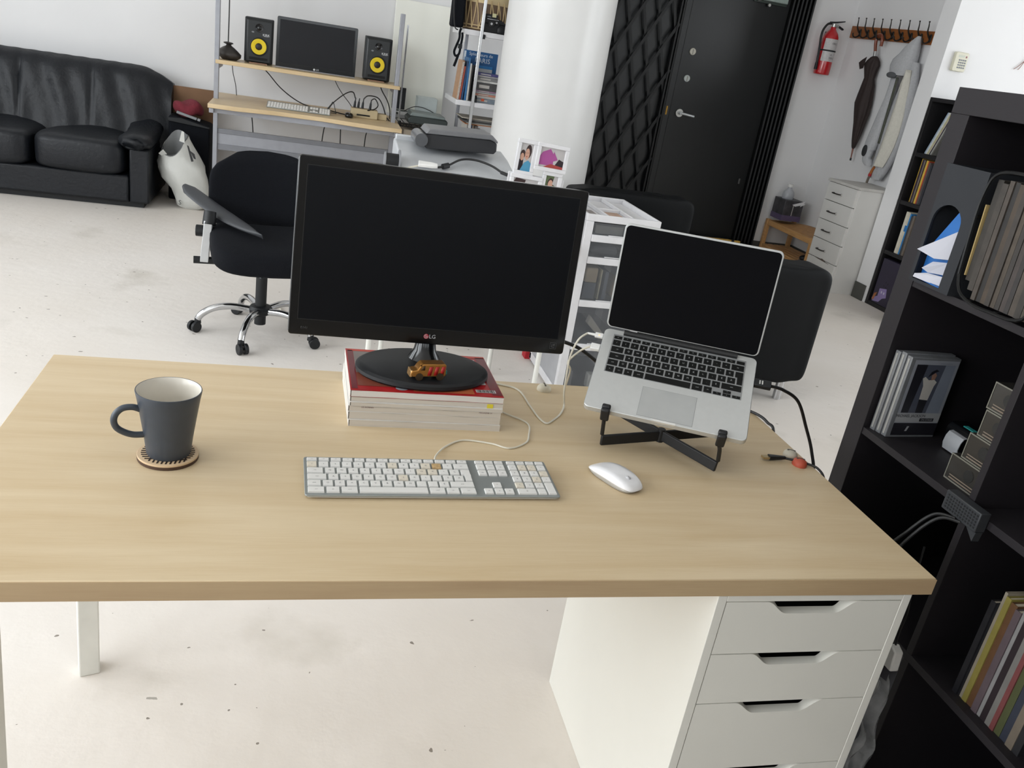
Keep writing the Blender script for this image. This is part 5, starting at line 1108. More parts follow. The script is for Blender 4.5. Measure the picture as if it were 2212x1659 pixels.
b = B(); b.box(-.410, -.238, 5.76, 5.92, .815, .838); part('base', b, M('old_laptop_grey', '#b9bab8', .45), l2, bev=.003)
b = B(); b.box(-.409, -.308, 5.925, 5.94, .84, 1.0); part('screen', b, black_matte, l2, bev=.003)
b = B(); b.box(-.40, -.25, 5.77, 5.90, .8382, .8395); part('key_field', b, M('old_keys_dark', '#4b5150', .6), l2)
part('drive_slot', B().box(-.40, -.37, 5.7585, 5.761, .818, .830), black_matte, l2); part('riser', B().box(-.410, -.238, 5.76, 5.92, .7885, .815), M('riser_grey', '#8f9090', .5), l2, bev=.002)
s2 = thing('flatbed_scanner', 'dark green-grey flatbed scanner lying on the wire shelf', 'scanner', (-.16, 5.6, .79))
b = B(); b.prism([(-.315, .7885), (-.03, .7885), (-.025, .83), (-.04, .842), (-.30, .842), (-.325, .82)], 'Y', 5.49, 5.74); part('body', b, M('scanner_dark_green', '#2d3534', .4), s2, bev=.008)
b = B(); b.prism([(-.31, .842), (-.045, .842), (-.05, .862), (-.295, .868)], 'Y', 5.50, 5.74); part('lid', b, M('scanner_lid_grey', '#76807f', .35), s2, bev=.005)
single('paper_carton', B().box(-.225, -.075, 5.80, 5.95, .7885, .96), M('pale_blue_carton', '#ccd6d6', .7), 'pale bluish white carton behind the flatbed scanner', 'carton', bev=.003)
cable('scanner_cable', [(-.33, 5.755, .845), (-.26, 5.755, .885), (-.20, 5.75, .89), (-.14, 5.75, .876), (-.10, 5.755, .86)], .003, cord_black, 'thin black cable arching over the flatbed scanner', n=6)
single('cream_cabinet', B().box(-.345, -.05, 5.50, 5.98, .0, .74), M('cream_cabinet', '#b8ad9d', .6), 'cream cabinet standing under the wire shelf', 'cabinet', bev=.004)

# ================================================================ CHROME BOOKCASE beside the column
bc = thing('shelf_unit', 'chrome-post shelf unit with white shelves beside the round pillar', 'shelf', (.28, 5.5, 0))
BX0, BX1, BY0, BY1 = .075, .62, 5.20, 5.80
for x in (BX0, BX1 - .025):
    for y in (BY0, BY1 - .03): part('post', B().box(x, x + .022, y, y + .03, 0, 2.2), chrome if y == BY0 else gsteel, bc, bev=.002)
for z in (1.452, .985, .50, .12):
    b = B(); b.box(BX0 - (.105 if z > .9 else 0), BX1, BY0 + .032, BY1 - .035, z, z + .035); part('shelf', b, cw, bc, bev=.003)
    b = B(); b.box(BX0 + .022, BX1, BY0 + .004, BY0 + .032, z + .001, z + .034); part('shelf_lip', b, cw, bc, bev=.002)
for z in (1.45, 1.03): part('bracket', B().prism([(BY0 - .004, z - .01), (BY0 + .03, z - .01), (BY0 + .03, z + .035), (BY0 - .004, z + .015)], 'X', BX0 + .023, BX0 + .038), black_matte, bc)
# on the top shelf
dr = thing('hand_drum', 'cream drum laced with ropes on the top shelf beside the pillar', 'drum', (.15, 5.42, 1.4875))
DC = (.14, 5.44)
b = B(); b.lathe([(.150, 0), (.165, .03), (.168, .12), (.160, .20), (.156, .235)], (DC[0], DC[1], 1.4875), 36); part('shell', b, M('drum_brown', '#6f5a47', .6, nz=(14, .2)), dr, smooth=60)
b = B(); b.lathe([(.159, .175), (.163, .18), (.165, .225), (.158, .238), (.02, .24)], (DC[0], DC[1], 1.4875), 36); part('skin', b, M('drum_skin_cream', '#d3bf96', .7), dr, smooth=60)
rope = M('rope_cream', '#cdb58a', .8); b = B()
for k in range(20):
    a0 = 2 * pi * k / 20; a1 = a0 + pi / 20
    P = lambda a, r, z: (DC[0] + r * cos(a), DC[1] + r * sin(a), 1.4875 + z)
    b.tube([P(a0, .166, .20), P(a1, .172, .10), P(a1 + .05, .162, .012)], .0042, 6, sm=3); b.tube([P(a1 + .05, .162, .012), P(a0 + pi / 10, .172, .10), P(a0 + pi / 10, .166, .20)], .0042, 6, sm=3)
for z, r in ((.014, .163), (.034, .168)): b.tube([P(2 * pi * k / 24, r, z) for k in range(25)], .004, 6, sm=1)
part('rope_lacing', b, rope, dr)['kind'] = 'stuff'
dv = thing('film_camera', 'black camera with chrome knobs in front of the drum', 'camera', (.17, 5.25, 1.487))
b = B(); b.box(.100, .255, 5.235, 5.275, 1.4875, 1.545); b.box(.104, .19, 5.235, 5.275, 1.545, 1.605); b.prism([(.19, 1.545), (.255, 1.545), (.255, 1.555), (.22, 1.575), (.19, 1.58)], 'Y', 5.235, 5.275); part('body', b, black_matte, dv, bev=.004)
b = B(); b.cyl((.150, 5.225, 1.545), (.150, 5.236, 1.545), .022, n=20); b.cyl((.195, 5.228, 1.548), (.195, 5.236, 1.548), .010, n=14); part('lens', b, black_plastic, dv)
b = B(); b.cyl((.150, 5.2235, 1.545), (.150, 5.226, 1.545), .008, n=14); b.cyl((.185, 5.2265, 1.556), (.185, 5.229, 1.556), .007, n=12); b.box(.118, .20, 5.2335, 5.236, 1.572, 1.575); part('chrome_trim', b, chrome, dv)
b = B(); b.box(.150, .178, 5.232, 5.236, 1.588, 1.612); part('viewfinder', b, M('pale_yellow_glass', '#c9c59a', .3), dv); part('name_plate', B().box(.115, .14, 5.2335, 5.236, 1.585, 1.592), grey_plastic, dv)
b = B(); b.pillow((.225, 5.245, 1.51), (.035, .03, .03), .7, 20, 12); part('grip', b, black_matte, dv, smooth=60)
b = B(); b.box(.10, .22, 5.42, 5.50, 1.7295, 1.765); single('black_case', b, black_matte, 'flat black case lying on the cream drum', 'case', bev=.008)
b = B(); b.box(-.118, -.036, 5.26, 5.40, 1.4875, 1.86); single('black_bag', b, black_fabric, 'upright black bag at the left end of the top shelf', 'bag', bev=.015)
st = thing('hanging_strap', 'black strap with buckle dangling from the top shelf', 'strap', (-.06, 5.30, 1.45))
b = B(); rr = [(-.055, 1.486), (-.062, 1.46), (-.06, 1.42), (-.075, 1.37), (-.085, 1.33), (-.072, 1.305), (-.05, 1.32), (-.045, 1.37), (-.04, 1.43), (-.045, 1.46)]
b.tube([(x, 5.225, z) for x, z in rr], .008, 8, sm=4); b.tube([(-.055, 5.225, 1.31), (-.065, 5.225, 1.27), (-.075, 5.225, 1.235)], .009, 8, sm=3); part('webbing', b, black_fabric, st)
part('buckle', B().box(-.062, -.035, 5.212, 5.236, 1.355, 1.385), black_matte, st, bev=.003); b = B(); b.box(-.045, -.02, 5.222, 5.238, 1.40, 1.455); part('white_tag', b, white_plastic, st, bev=.002)
cable('bag_cord', [(-.10, 5.25, 1.86), (-.125, 5.24, 1.72), (-.12, 5.23, 1.60), (-.10, 5.23, 1.49), (-.075, 5.228, 1.472)], .004, cord_black, 'thin black cord hanging left of the upright black bag', n=6)
# middle shelf books
zm = 1.0205
def bks(x0, x1, y0, y1, h, c, lab, spine=None):
    return book('book', y0, y1, x0, x1, zm, h, c, lab, 'x')
def xbook(x0, x1, y0, y1, z0, h, c, lab, lean=0, grp='upright books on the middle shelf'):
    t = thing('book', lab, 'book', ((x0 + x1) / 2, y0, z0), (0, lean, 0), grp); w_ = (x1 - x0) / 2
    cm = M('book_' + c[1:], c, .5, nz=(40, .15)); tt = min(.0016, w_ * .3); b = B()
    b.box(-w_, w_, 0, .0016, 0, h); b.box(-w_, -w_ + tt, .0016, y1 - y0, 0, h); b.box(w_ - tt, w_, .0016, y1 - y0, 0, h); part('cover', b, cm, t, local=True)
    part('pages', B().box(-w_ + tt, w_ - tt, .0018, y1 - y0 - .002, .002, h - .002), page_b, t, local=True); return t
sp = xbook(-.022, -.010, 5.26, 5.46, zm, .262, '#b08a6b', 'spiral-bound tan notebook at the left of the middle shelf', rad(3))
b = B()
for k in range(26): b.cyl((-.007, -.002, .006 + k * .0097), (.007, -.002, .006 + k * .0097), .0035, n=8)
part('spiral', b, M('spiral_white', '#cfcdc8', .4), sp, local=True)['kind'] = 'stuff'
xbook(-.007, .005, 5.26, 5.46, zm, .225, '#a04b3a', 'rust red book next to the spiral notebook', rad(3)); xbook(.008, .020, 5.26, 5.46, zm, .262, '#27466d', 'dark blue book next to the rust red one', rad(3))
pb_ = thing('book', 'large blue picture book about Paris standing face out on the middle shelf', 'book', (.15, 5.50, zm))
b = B(); b.box(.026, .275, 5.455, 5.457, zm, 1.352); b.box(.026, .275, 5.477, 5.479, zm, 1.352); b.box(.026, .028, 5.457, 5.477, zm, 1.352); part('cover', b, M('book_paris_blue', '#235a8f', .45, nz=(9, .1)), pb_)
part('pages', B().box(.028, .272, 5.457, 5.477, zm + .002, 1.349), page_b, pb_)
b = B(); fx = lambda x, z: frame_mat((x, 5.4543, z), (1, 0, 0), (0, 0, 1)); b.text('Splendeurs de', fx(.150, 1.331), .031); b.text('PARIS', fx(.165, 1.293), .046); b.poly([(.026, 5.4546, 1.346), (.040, 5.4546, 1.346), (.040, 5.4546, 1.27), (.026, 5.4546, 1.27)])
b.text('PARIS', frame_mat((.0255, 5.466, 1.30), (0, 0, 1), (0, 1, 0)), .02); part('title', b, M('title_white', '#cfd8df', .5), pb_)
xbook(.030, .044, 5.26, 5.44, zm, .285, '#2f6a9c', 'tall mid blue book beside the Paris picture book', 0); xbook(.046, .058, 5.26, 5.44, zm, .250, '#c7c6c2', 'white book beside the tall mid blue one', 0); xbook(.060, .068, 5.26, 5.44, zm, .240, '#39342f', 'thin dark book with pale lettering beside the white one', 0); xbook(.0985, .106, 5.26, 5.44, zm, .238, '#b9b8b4', 'thin pale grey book behind the chrome post', 0)
w_ = thing('book', 'white and blue book standing face out before the Paris picture book', 'book', (.17, 5.448, zm)); b = B(); b.box(.11, .243, 5.445, 5.453, zm, 1.262); part('cover', b, M('book_white', '#c9ccce', .5), w_); part('blue_band', B().box(.112, .243, 5.4435, 5.445, 1.242, 1.262), M('band_blue', '#2f7fc0', .5), w_)
z = zm; ci = 0
CDL = [('#7b8691', .030, 'bottom pale blue case of the flat stack on the middle shelf'), ('#b4b3b0', .016, 'second case from the bottom of the flat stack, white edge'), ('#b97f6b', .014, 'salmon case in the flat stack on the middle shelf'), ('#9aa0a4', .012, 'silver-grey case in the flat stack above the salmon one'), ('#8f7488', .012, 'mauve case in the flat stack on the middle shelf'), ('#4c4b4c', .052, 'thick dark grey case in the middle of the flat stack'), ('#c6c6c4', .014, 'bright white case above the thick dark grey one'), ('#7f7f80', .022, 'mid grey case near the top of the flat stack'), ('#8e8d93', .012, 'light grey case second from the top of the flat stack'), ('#4a4678', .016, 'violet case on top of the flat stack')]
for c, hh, lab in CDL:
    o_ = random.uniform(-.004, .004); b = B(); b.box(.104 + o_, .272 + o_, 5.245 + o_, 5.39 + o_, z + .0002, z + hh - .0004)
    t = thing('disc_case', lab, 'case', (.19, 5.31, z), (0, 0, 0), 'cases stacked flat on the middle shelf'); part('case', b, M('disc_' + c[1:], c, .35, nz=(40, .15)), t, bev=.001)
    part('label_strip', B().box(.125 + o_, .20 + o_, 5.2445 + o_, 5.2452 + o_, z + hh * .3, z + hh * .7), M('disc_strip', '#b8b4b0', .5), t); z += hh
single('orange_sticker', B().box(.150, .172, 5.238, 5.2435, zm + .012, zm + .028), M('sticker_orange', '#c9532c', .5), 'small orange sticker on the bottom pale blue case', 'sticker')
# lower shelf
zl = .5355
for (x0, x1, h_, c, lab) in ((.078, .094, .325, '#b9b6b0', 'pale grey binder at the left of the lower shelf'), (.098, .112, .32, '#2a4a86', 'blue binder on the lower shelf'), (.115, .130, .325, '#8f867a', 'taupe binder on the lower shelf'), (.134, .16, .32, '#6f6a66', 'grey-brown binder on the lower shelf'), (.165, .19, .29, '#3b2f26', 'dark brown binder on the lower shelf'), (.195, .215, .285, '#d2bd83', 'cream binder on the lower shelf'), (.22, .40, .26, '#7d7561', 'wide olive box file on the lower shelf')):
    xbook(x0, x1, 5.26, 5.50, zl, h_, c, lab, 0, 'binders on the lower shelf')
zz = zl + .326
for (c, hh, dx, lab) in (('#a8693e', .006, 0, 'orange-brown folder lying on the binders'), ('#8f8d88', .010, .01, 'grey magazine lying on the orange-brown folder'), ('#3b3c3d', .012, -.02, 'black magazine lying in the middle of the loose pile'), ('#6c6a66', .010, .015, 'dark grey magazine near the top of the loose pile'), ('#a19b90', .008, -.03, 'taupe magazine on top of the loose pile')):
    b = B(); b.box(.06 + dx, .34 + dx, 5.24, 5.50, zz + .0003, zz + hh); single('magazine', b, M('lying_' + c[1:], c, .6, nz=(30, .15)), lab, 'magazine', 'magazines lying on the lower binders', bev=.001); zz += hh

# ================================================================ BLACK DOOR, GATE
YD = 6.12
door = struct('door_1', B().box(1.945, 2.812, 6.075, 6.12, .095, 2.42), black_gloss, bev=.002)
struct('trim_1', B().box(1.885, 1.938, 6.055, 6.12, 0, 2.46), black_gloss, bev=.003)
struct('trim_2', B().box(1.885, 3.04, 6.06, 6.12, 2.425, 2.50), black_gloss, bev=.003)
struct('trim_3', B().box(.95, 1.885, 6.10, 6.12, 0, HC), black_gloss)          # black panel behind the folding gate
struct('trim_4', B().box(1.938, 2.82, 6.065, 6.12, 0, .028), black_gloss)
struct('trim_5', B().box(2.812, 3.04, 6.10, 6.12, 0, HC), black_gloss)
def lock(z, rr_, mat, lab):
    b = B(); b.cyl((2.035, 6.063, z), (2.035, 6.075, z), rr_, rr_ * 1.08, n=28); o = part('lock_rosette', b, mat, door, bev=.002)
    part('keyway' if rr_ > .026 else 'lock_knob', B().box(2.031, 2.039, 6.0605, 6.064, z - .022, z + .018), M('keyway_dark', '#8f8e86', .4) if rr_ > .026 else M('knob_grey', '#777a78', .4), o)
lock(1.612, .0265, M('lock_ivory', '#b9b6aa', .4), ''); lock(1.399, .0262, M('lock_white', '#b4bbb9', .4), '')
b = B(); b.cyl((2.034, 6.062, 1.118), (2.034, 6.075, 1.118), .034, n=30); o = part('lever_rosette', b, steel, door, bev=.002)
b = B(); b.cyl((2.034, 6.02, 1.118), (2.034, 6.062, 1.118), .013, n=18); b.tube([(2.034, 6.022, 1.118), (2.07, 6.012, 1.116), (2.11, 6.012, 1.112), (2.150, 6.015, 1.108)], .0105, 10); part('lever', b, M('lever_pale_steel', '#b9bdbf', .3, metal=.6), o)
b = B(); b.box(1.900, 1.913, 6.05, 6.056, 1.09, 1.16); part('strike_plate', b, M('brass_plate', '#8a6a2c', .35, metal=.8), door)
dc = thing('door_closer', 'grey door closer at the top of the black door', 'door closer', (2.62, 6.04, 2.10))
b = B(); b.box(2.53, 2.765, 6.03, 6.075, 2.088, 2.15); part('body', b, M('closer_grey_green', '#8f9c97', .35, metal=.3), dc, bev=.006)
b = B(); b.box(2.55, 2.765, 6.028, 6.031, 2.125, 2.15); part('warning_stripe', b, M('closer_red', '#8e3034', .4), dc)
b = B(); b.cyl((2.606, 6.035, 2.060), (2.606, 6.055, 2.060), .012, n=14); b.cyl((2.490, 6.04, 2.085), (2.530, 6.04, 2.10), .014, n=14); part('screw_cap', b, steel, dc)
b = B(); b.box(2.47, 2.77, 6.055, 6.075, 2.070, 2.088); part('mount_plate', b, M('closer_dark_green', '#26332c', .4), dc)
part('hinge_knuckle', B().cyl((2.745, 6.068, .60), (2.745, 6.068, .645), .011, n=12), M('hinge_dark', '#3a3a3a', .4), door)

gate = thing('folding_gate', 'black folding scissor gate covering the panel left of the door', 'gate', (1.45, 6.07, 0))
def flat(x0, z0, x1, z1, y, w_=.016): # flat bar in the wall plane
    d = Vector((x1 - x0, 0, z1 - z0)).normalized(); s = Vector((-d.z, 0, d.x)) * w_
    return [Vector((x0, y, z0)) + s, Vector((x0, y, z0)) - s, Vector((x1, y, z1)) - s, Vector((x1, y, z1)) + s]
GX0, GX1, GZ0, GZ1 = 1.02, 1.86, .12, 2.42
def clipseg(x0, z0, x1, z1):
    """keep the part inside the gate's x range"""
    if x0 > x1: x0, z0, x1, z1 = x1, z1, x0, z0
    t0 = max(0, (GX0 - x0) / (x1 - x0)) if x1 != x0 else 0; t1 = min(1, (GX1 - x0) / (x1 - x0)) if x1 != x0 else 1
    return None if t1 <= t0 else (x0 + (x1 - x0) * t0, z0 + (z1 - z0) * t0, x0 + (x1 - x0) * t1, z0 + (z1 - z0) * t1)
for i in range(-5, 7):
    c = 1.393 + .135 * i; r = clipseg(c - (GZ1 - 1.905) / 3.52, GZ1, c + (1.905 - GZ0) / 3.52, GZ0)
    if r:
        f = flat(*r, 6.062, .012); part('lattice_bar', B().loft([f, [p + Vector((0, .006, 0)) for p in f]]), black_metal, gate)
for i in range(-4, 9):
    c = -.65 - .36 * i; z0_, z1_ = GZ0, GZ1; r = clipseg((z0_ - c) / 1.9, z0_, (z1_ - c) / 1.9, z1_)
    if r:
        f = flat(*r, 6.050, .012); part('lattice_bar', B().loft([f, [p + Vector((0, .006, 0)) for p in f]]), black_metal, gate)
for x in (1.84, 1.866): part('lead_post', B().box(x, x + .016, 6.045, 6.075, .06, 2.46), black_metal, gate, bev=.002)
part('top_track', B().box(1.0, 1.885, 6.03, 6.10, 2.46, 2.50), black_metal, gate); part('bottom_track', B().box(1.0, 1.885, 6.04, 6.10, .03, .06), black_metal, gate)
pg = thing('folded_gate', 'stack of folded black gate bars right of the black door', 'gate', (2.92, 6.06, 0))
for i, x in enumerate((2.815, 2.852, 2.89, 2.927, 2.965, 3.002)):
    b = B(); b.prism([(x, 6.10), (x + .006, 6.045), (x + .016, 6.035), (x + .022, 6.045), (x + .028, 6.10)], 'Z', .07, 2.48); part('folded_bar', b, black_metal, pg)
part('foot_rail', B().box(2.81, 3.035, 6.035, 6.10, .03, .07), black_metal, pg)
yl = thing('yellow_level', 'yellow wooden strip with black insert lying at the foot of the black door', 'strip', (2.65, 6.0, 0))
b = B(); b.box(2.30, 2.775, 5.985, 6.015, 0, .104); b.box(2.80, 2.865, 5.985, 6.015, 0, .102); part('strip', b, M('yellow_wood', '#c9a24a', .5), yl, bev=.003)
part('insert', B().box(2.775, 2.80, 5.984, 6.016, .0, .106), black_matte, yl)

# ================================================================ FIRE EXTINGUISHER
fe = thing('fire_extinguisher', 'red fire extinguisher with white label hanging on the wall beside the black door', 'fire extinguisher', (3.25, 6.05, 1.60))
EX, EY = 3.247, 6.045; redp = M('extinguisher_red', '#b81d24', .25, coat=.5, nz=(5, .03))
b = B(); b.lathe([(.060, 1.607), (.066, 1.612), (.067, 1.62), (.067, 1.885), (.064, 1.91), (.052, 1.94), (.032, 1.962), (.023, 1.975), (.022, 1.99)], (EX, EY, 0), 40); part('cylinder', b, redp, fe, smooth=50)
def lbl(z0, z1, a0=205, a1=320, r=.0676):
    def f(u, v): a = rad(a0 + (a1 - a0) * u); return (EX + r * cos(a), EY + r * sin(a), z0 + (z1 - z0) * v)
    return B().surf(f, 18, 2)
part('label', lbl(1.715, 1.895), M('extinguisher_label', '#c2bfbf', .4, nz=(60, .12)), fe, smooth=60)
b = B(); b.text('FIRE', frame_mat((EX + .008, EY - .0692, 1.858), (1, 0, 0), (0, 0, 1)), .022); b.text('MFIC', frame_mat((EX + .012, EY - .0690, 1.742), (1, .02, 0), (0, 0, 1)), .022); b.poly([(EX - .002, EY - .069, 1.765), (EX + .010, EY - .069, 1.765), (EX + .004, EY - .069, 1.778)]); part('label_print', b, M('label_print', '#6d6a6e', .5), fe)
b = B(); b.lathe([(.0685, 1.795), (.0695, 1.797), (.0695, 1.805), (.0685, 1.807)], (EX, EY, 0), 40, cap=False); part('strap', b, black_matte, fe, solid=.001)
b = B(); b.cyl((EX, EY, 1.985), (EX, EY, 2.015), .019, n=18); b.cyl((EX - .005, EY - .02, 2.0), (EX + .03, EY - .02, 2.0), .012, n=14); part('valve', b, steel, fe)
b = B(); b.prism([(3.205, 2.015), (3.26, 2.022), (3.338, 2.042), (3.338, 2.050), (3.255, 2.034), (3.205, 2.028)], 'Y', EY - .012, EY + .012); part('top_lever', b, black_matte, fe, bev=.002)
b = B(); b.prism([(3.275, 2.010), (3.30, 2.005), (3.335, 1.992), (3.345, 1.982), (3.335, 1.976), (3.30, 1.990), (3.275, 1.998)], 'Y', EY - .010, EY + .010); part('carry_handle', b, black_matte, fe, bev=.002)
b = B(); b.tube([(3.215, 6.035, 2.015), (3.175, 6.03, 2.002), (3.145, 6.025, 1.955), (3.138, 6.02, 1.90), (3.150, 6.02, 1.82), (3.160, 6.02, 1.73), (3.163, 6.02, 1.69)], .0095, 10); part('hose', b, cord_black, fe)
b = B(); b.cyl((3.163, 6.02, 1.69), (3.166, 6.02, 1.64), .012, .014, n=14); b.cyl((3.163, 6.02, 1.688), (3.163, 6.02, 1.698), .0115, n=14); part('nozzle', b, black_matte, fe)
part('wall_bracket', B().box(3.225, 3.27, 6.108, 6.12, 1.70, 1.95), black_metal, fe)

# ================================================================ COAT RACK and what hangs on it
cr = thing('coat_rack', 'brown wooden coat rack board with nine dark hooks on the alcove wall', 'coat rack', (3.46, 5.54, 1.97))
b = B(); b.prism([(4.983, 1.913), (6.09, 1.935), (6.09, 2.031), (4.985, 2.008)], 'X', 3.448, 3.470); part('board', b, M('orange_brown_wood', '#8a5226', .45, nz=(6, .2), stretch=(6, 1, 12), bump=(40, .1)), cr, bev=.003)
hm = M('dark_iron_hook', '#2b2724', .4, metal=.5)
for y in (5.945, 5.835, 5.725, 5.610, 5.495, 5.378, 5.262, 5.143, 5.030):
    zt = 1.913 + (y - 4.985) * .0205; b = B()
    b.tube([(3.444, y, zt + .040), (3.425, y, zt + .055), (3.405, y, zt + .085), (3.398, y - .004, zt + .120), (3.392, y - .006, zt + .150)], .0085, 7, sm=4, r1=.0035); b.cyl((3.392, y - .006, zt + .148), (3.391, y - .006, zt + .158), .006, n=8)
    b.tube([(3.444, y, zt + .035), (3.43, y, zt + .015), (3.405, y, zt + .004), (3.385, y, zt + .014), (3.380, y, zt + .035)], .006, 7, sm=4)
    b.pillow((3.444, y, zt + .045), (.006, .016, .030), .8, 14, 8); part('hook', b, hm, cr, smooth=60)
um = thing('umbrella', 'furled dark brown umbrella with wooden crook hanging on the coat rack', 'umbrella', (3.42, 5.6, 1.4))
hw = M('varnished_cane', '#7a3a22', .3, coat=.3, nz=(20, .15))
b = B(); b.tube([(3.405, 5.545, 1.880), (3.400, 5.543, 1.925), (3.396, 5.560, 1.955), (3.395, 5.595, 1.962), (3.398, 5.622, 1.945), (3.402, 5.622, 1.90), (3.41, 5.606, 1.835)], .0125, 12); part('handle', b, hw, um, smooth=60)
part('ferrule', B().cyl((3.410, 5.606, 1.838), (3.412, 5.598, 1.800), .0135, .016, n=14), chrome, um)
prof = [(1.802, 5.597, .022), (1.79, 5.598, .040), (1.765, 5.600, .062), (1.735, 5.605, .075), (1.69, 5.600, .064), (1.63, 5.588, .050), (1.58, 5.578, .064), (1.50, 5.574, .078), (1.43, 5.572, .086), (1.36, 5.556, .080), (1.28, 5.545, .062), (1.20, 5.537, .047), (1.13, 5.533, .032), (1.085, 5.530, .020), (1.07, 5.529, .010)]
rings = []
for k, (z, yc, r) in enumerate(prof):
    rings.append([(3.415 + .62 * r * (1 + .10 * sin(8 * 2 * pi * q / 40 + k * .55)) * cos(2 * pi * q / 40), yc + r * (1 + .10 * sin(8 * 2 * pi * q / 40 + k * .55)) * sin(2 * pi * q / 40), z) for q in range(40)])
b = B(); b.loft(rings); part('canopy', b, M('dark_brown_cloth', '#2b201e', .75, nz=(50, .15)), um, smooth=50)
b = B(); b.loft([[(3.37, 5.640, 1.79), (3.372, 5.640, 1.79), (3.372, 5.650, 1.70), (3.37, 5.650, 1.70)], [(3.375, 5.70, 1.765), (3.377, 5.70, 1.765), (3.377, 5.70, 1.69), (3.375, 5.70, 1.69)], [(3.38, 5.742, 1.742), (3.382, 5.742, 1.742), (3.382, 5.742, 1.738), (3.38, 5.742, 1.738)]]); part('loose_panel', b, MATS['dark_brown_cloth'], um)
part('tip', B().cyl((3.415, 5.529, 1.075), (3.415, 5.517, .985), .008, .005, n=10), hw, um); part('tip_cap', B().cyl((3.415, 5.5185, .997), (3.415, 5.517, .975), .0075, n=10), black_matte, um)

# hooded jacket
jk = thing('hooded_jacket', 'light grey hooded jacket hanging from a hook of the coat rack', 'jacket', (3.41, 5.1, 1.4))
jm = M('grey_marl_fleece', '#b6b7ba', .9, spec=.1, nz=(70, .08), bump=(120, .2)); jl = M('cream_grey_fleece', '#d2cfc5', .9, spec=.1, nz=(60, .06), bump=(120, .2)); jdark = M('jacket_lining_painted_shade', '#55584f', .9, spec=.05)
def slab(rows_, mat, name, xk=3.41, fold=0, nn=24):
    """cloth body: rows of (z, y_left, y_right, depth)"""
    rings = []
    for k, (z, ya, yb, dp) in enumerate(rows_):
        yc = (ya + yb) / 2; ry = abs(ya - yb) / 2; ring = []
        for q in range(nn):
            a = 2 * pi * q / nn; f = 1 + fold * sin(5 * a + k * .35)
            ring.append((xk - .0 + dp * cos(a) * f, yc + ry * math.copysign(abs(sin(a)) ** .8, sin(a)), z))
        rings.append(ring)
    b = B(); b.loft(rings); part(name, b, mat, jk, smooth=65)
slab([(1.965, 5.112, 5.085, .012), (1.93, 5.155, 5.078, .030), (1.88, 5.205, 5.072, .048), (1.83, 5.245, 5.066, .058), (1.79, 5.300, 5.062, .064), (1.745, 5.312, 5.060, .068), (1.70, 5.295, 5.070, .066), (1.675, 5.27, 5.085, .060)], jm, 'hood', 3.400, .04)
b = B(); b.pillow((3.345, 5.215, 1.672), (.020, .060, .022), .9, 24, 12); part('hood_opening', b, M('hood_inside_grey', '#56585b', .9), jk, smooth=60)
slab([(1.66, 5.275, 5.20, .020), (1.60, 5.262, 5.175, .030), (1.50, 5.262, 5.172, .034), (1.40, 5.288, 5.178, .036), (1.30, 5.308, 5.182, .038), (1.22, 5.324, 5.186, .040), (1.15, 5.334, 5.20, .042), (1.10, 5.336, 5.215, .042)], jm, 'sleeve', 3.395, .05)
slab([(1.10, 5.338, 5.225, .042), (1.06, 5.330, 5.228, .036), (1.035, 5.315, 5.235, .030), (1.02, 5.312, 5.20, .034), (.995, 5.290, 5.19, .036), (.975, 5.245, 5.19, .030)], jm, 'cuff', 3.390, .05)
b = B(); b.pillow((3.352, 5.280, 1.085), (.008, .030, .045), .9, 18, 10); part('sleeve_mouth', b, M('sleeve_hole_dark', '#2a2b2d', .9), jk, smooth=60)
slab([(1.78, 5.10, 5.03, .025), (1.70, 5.12, 5.00, .036), (1.60, 5.15, 4.975, .044), (1.50, 5.165, 4.955, .048), (1.40, 5.172, 4.945, .050), (1.30, 5.178, 4.940, .052), (1.20, 5.182, 4.945, .052), (1.10, 5.186, 4.962, .050), (1.02, 5.190, 4.990, .046), (.95, 5.185, 5.020, .040), (.89, 5.165, 5.050, .030)], jm, 'body', 3.412, .05)
b = B()
rows_ = [(1.72, 5.085, 5.035), (1.62, 5.110, 5.010), (1.50, 5.120, 4.985), (1.38, 5.130, 4.965), (1.26, 5.138, 4.958), (1.16, 5.140, 4.966), (1.08, 5.138, 4.985), (1.01, 5.135, 5.01), (.99, 5.13, 5.02)]
def lin_fn(u, v):
    k = min(int(v * 8), 7); t = v * 8 - k; z0_, a0, b0 = rows_[k]; z1_, a1, b1 = rows_[k + 1]; z = z0_ + (z1_ - z0_) * t; a = a0 + (a1 - a0) * t; c = b0 + (b1 - b0) * t
    return (3.352 + .012 * sin(u * 7 + v * 2) + .016 * (2 * u - 1) ** 2, a + (c - a) * u, z)
b.surf(lin_fn, 16, 24); part('inner_side', b, jl, jk, smooth=70, solid=.006)
b = B(); b.surf(lambda u, v: (3.360 + .004 * u, 5.163 - .020 * u + (.01 - .03 * v) * .5, 1.66 - .50 * v), 3, 20); part('front_edge_shadowed_lining', b, jdark, jk, solid=.004, smooth=60)  # dark strip: shade along the front edge put into the lining colour
sk = thing('brush_stick', 'brown stick with red band hanging below the grey jacket above the dresser', 'stick', (3.37, 5.13, .92))
part('rod', B().tube([(3.37, 5.110, .985), (3.37, 5.128, .955), (3.37, 5.140, .925)], .012, 10), M('orange_cane', '#a8642f', .4), sk); part('band', B().cyl((3.37, 5.140, .925), (3.37, 5.144, .905), .013, n=12), M('band_red', '#b3262e', .4), sk); part('end', B().tube([(3.37, 5.143, .907), (3.37, 5.150, .873), (3.37, 5.152, .848)], .010, 8), M('stick_grey', '#6d6358', .5), sk)

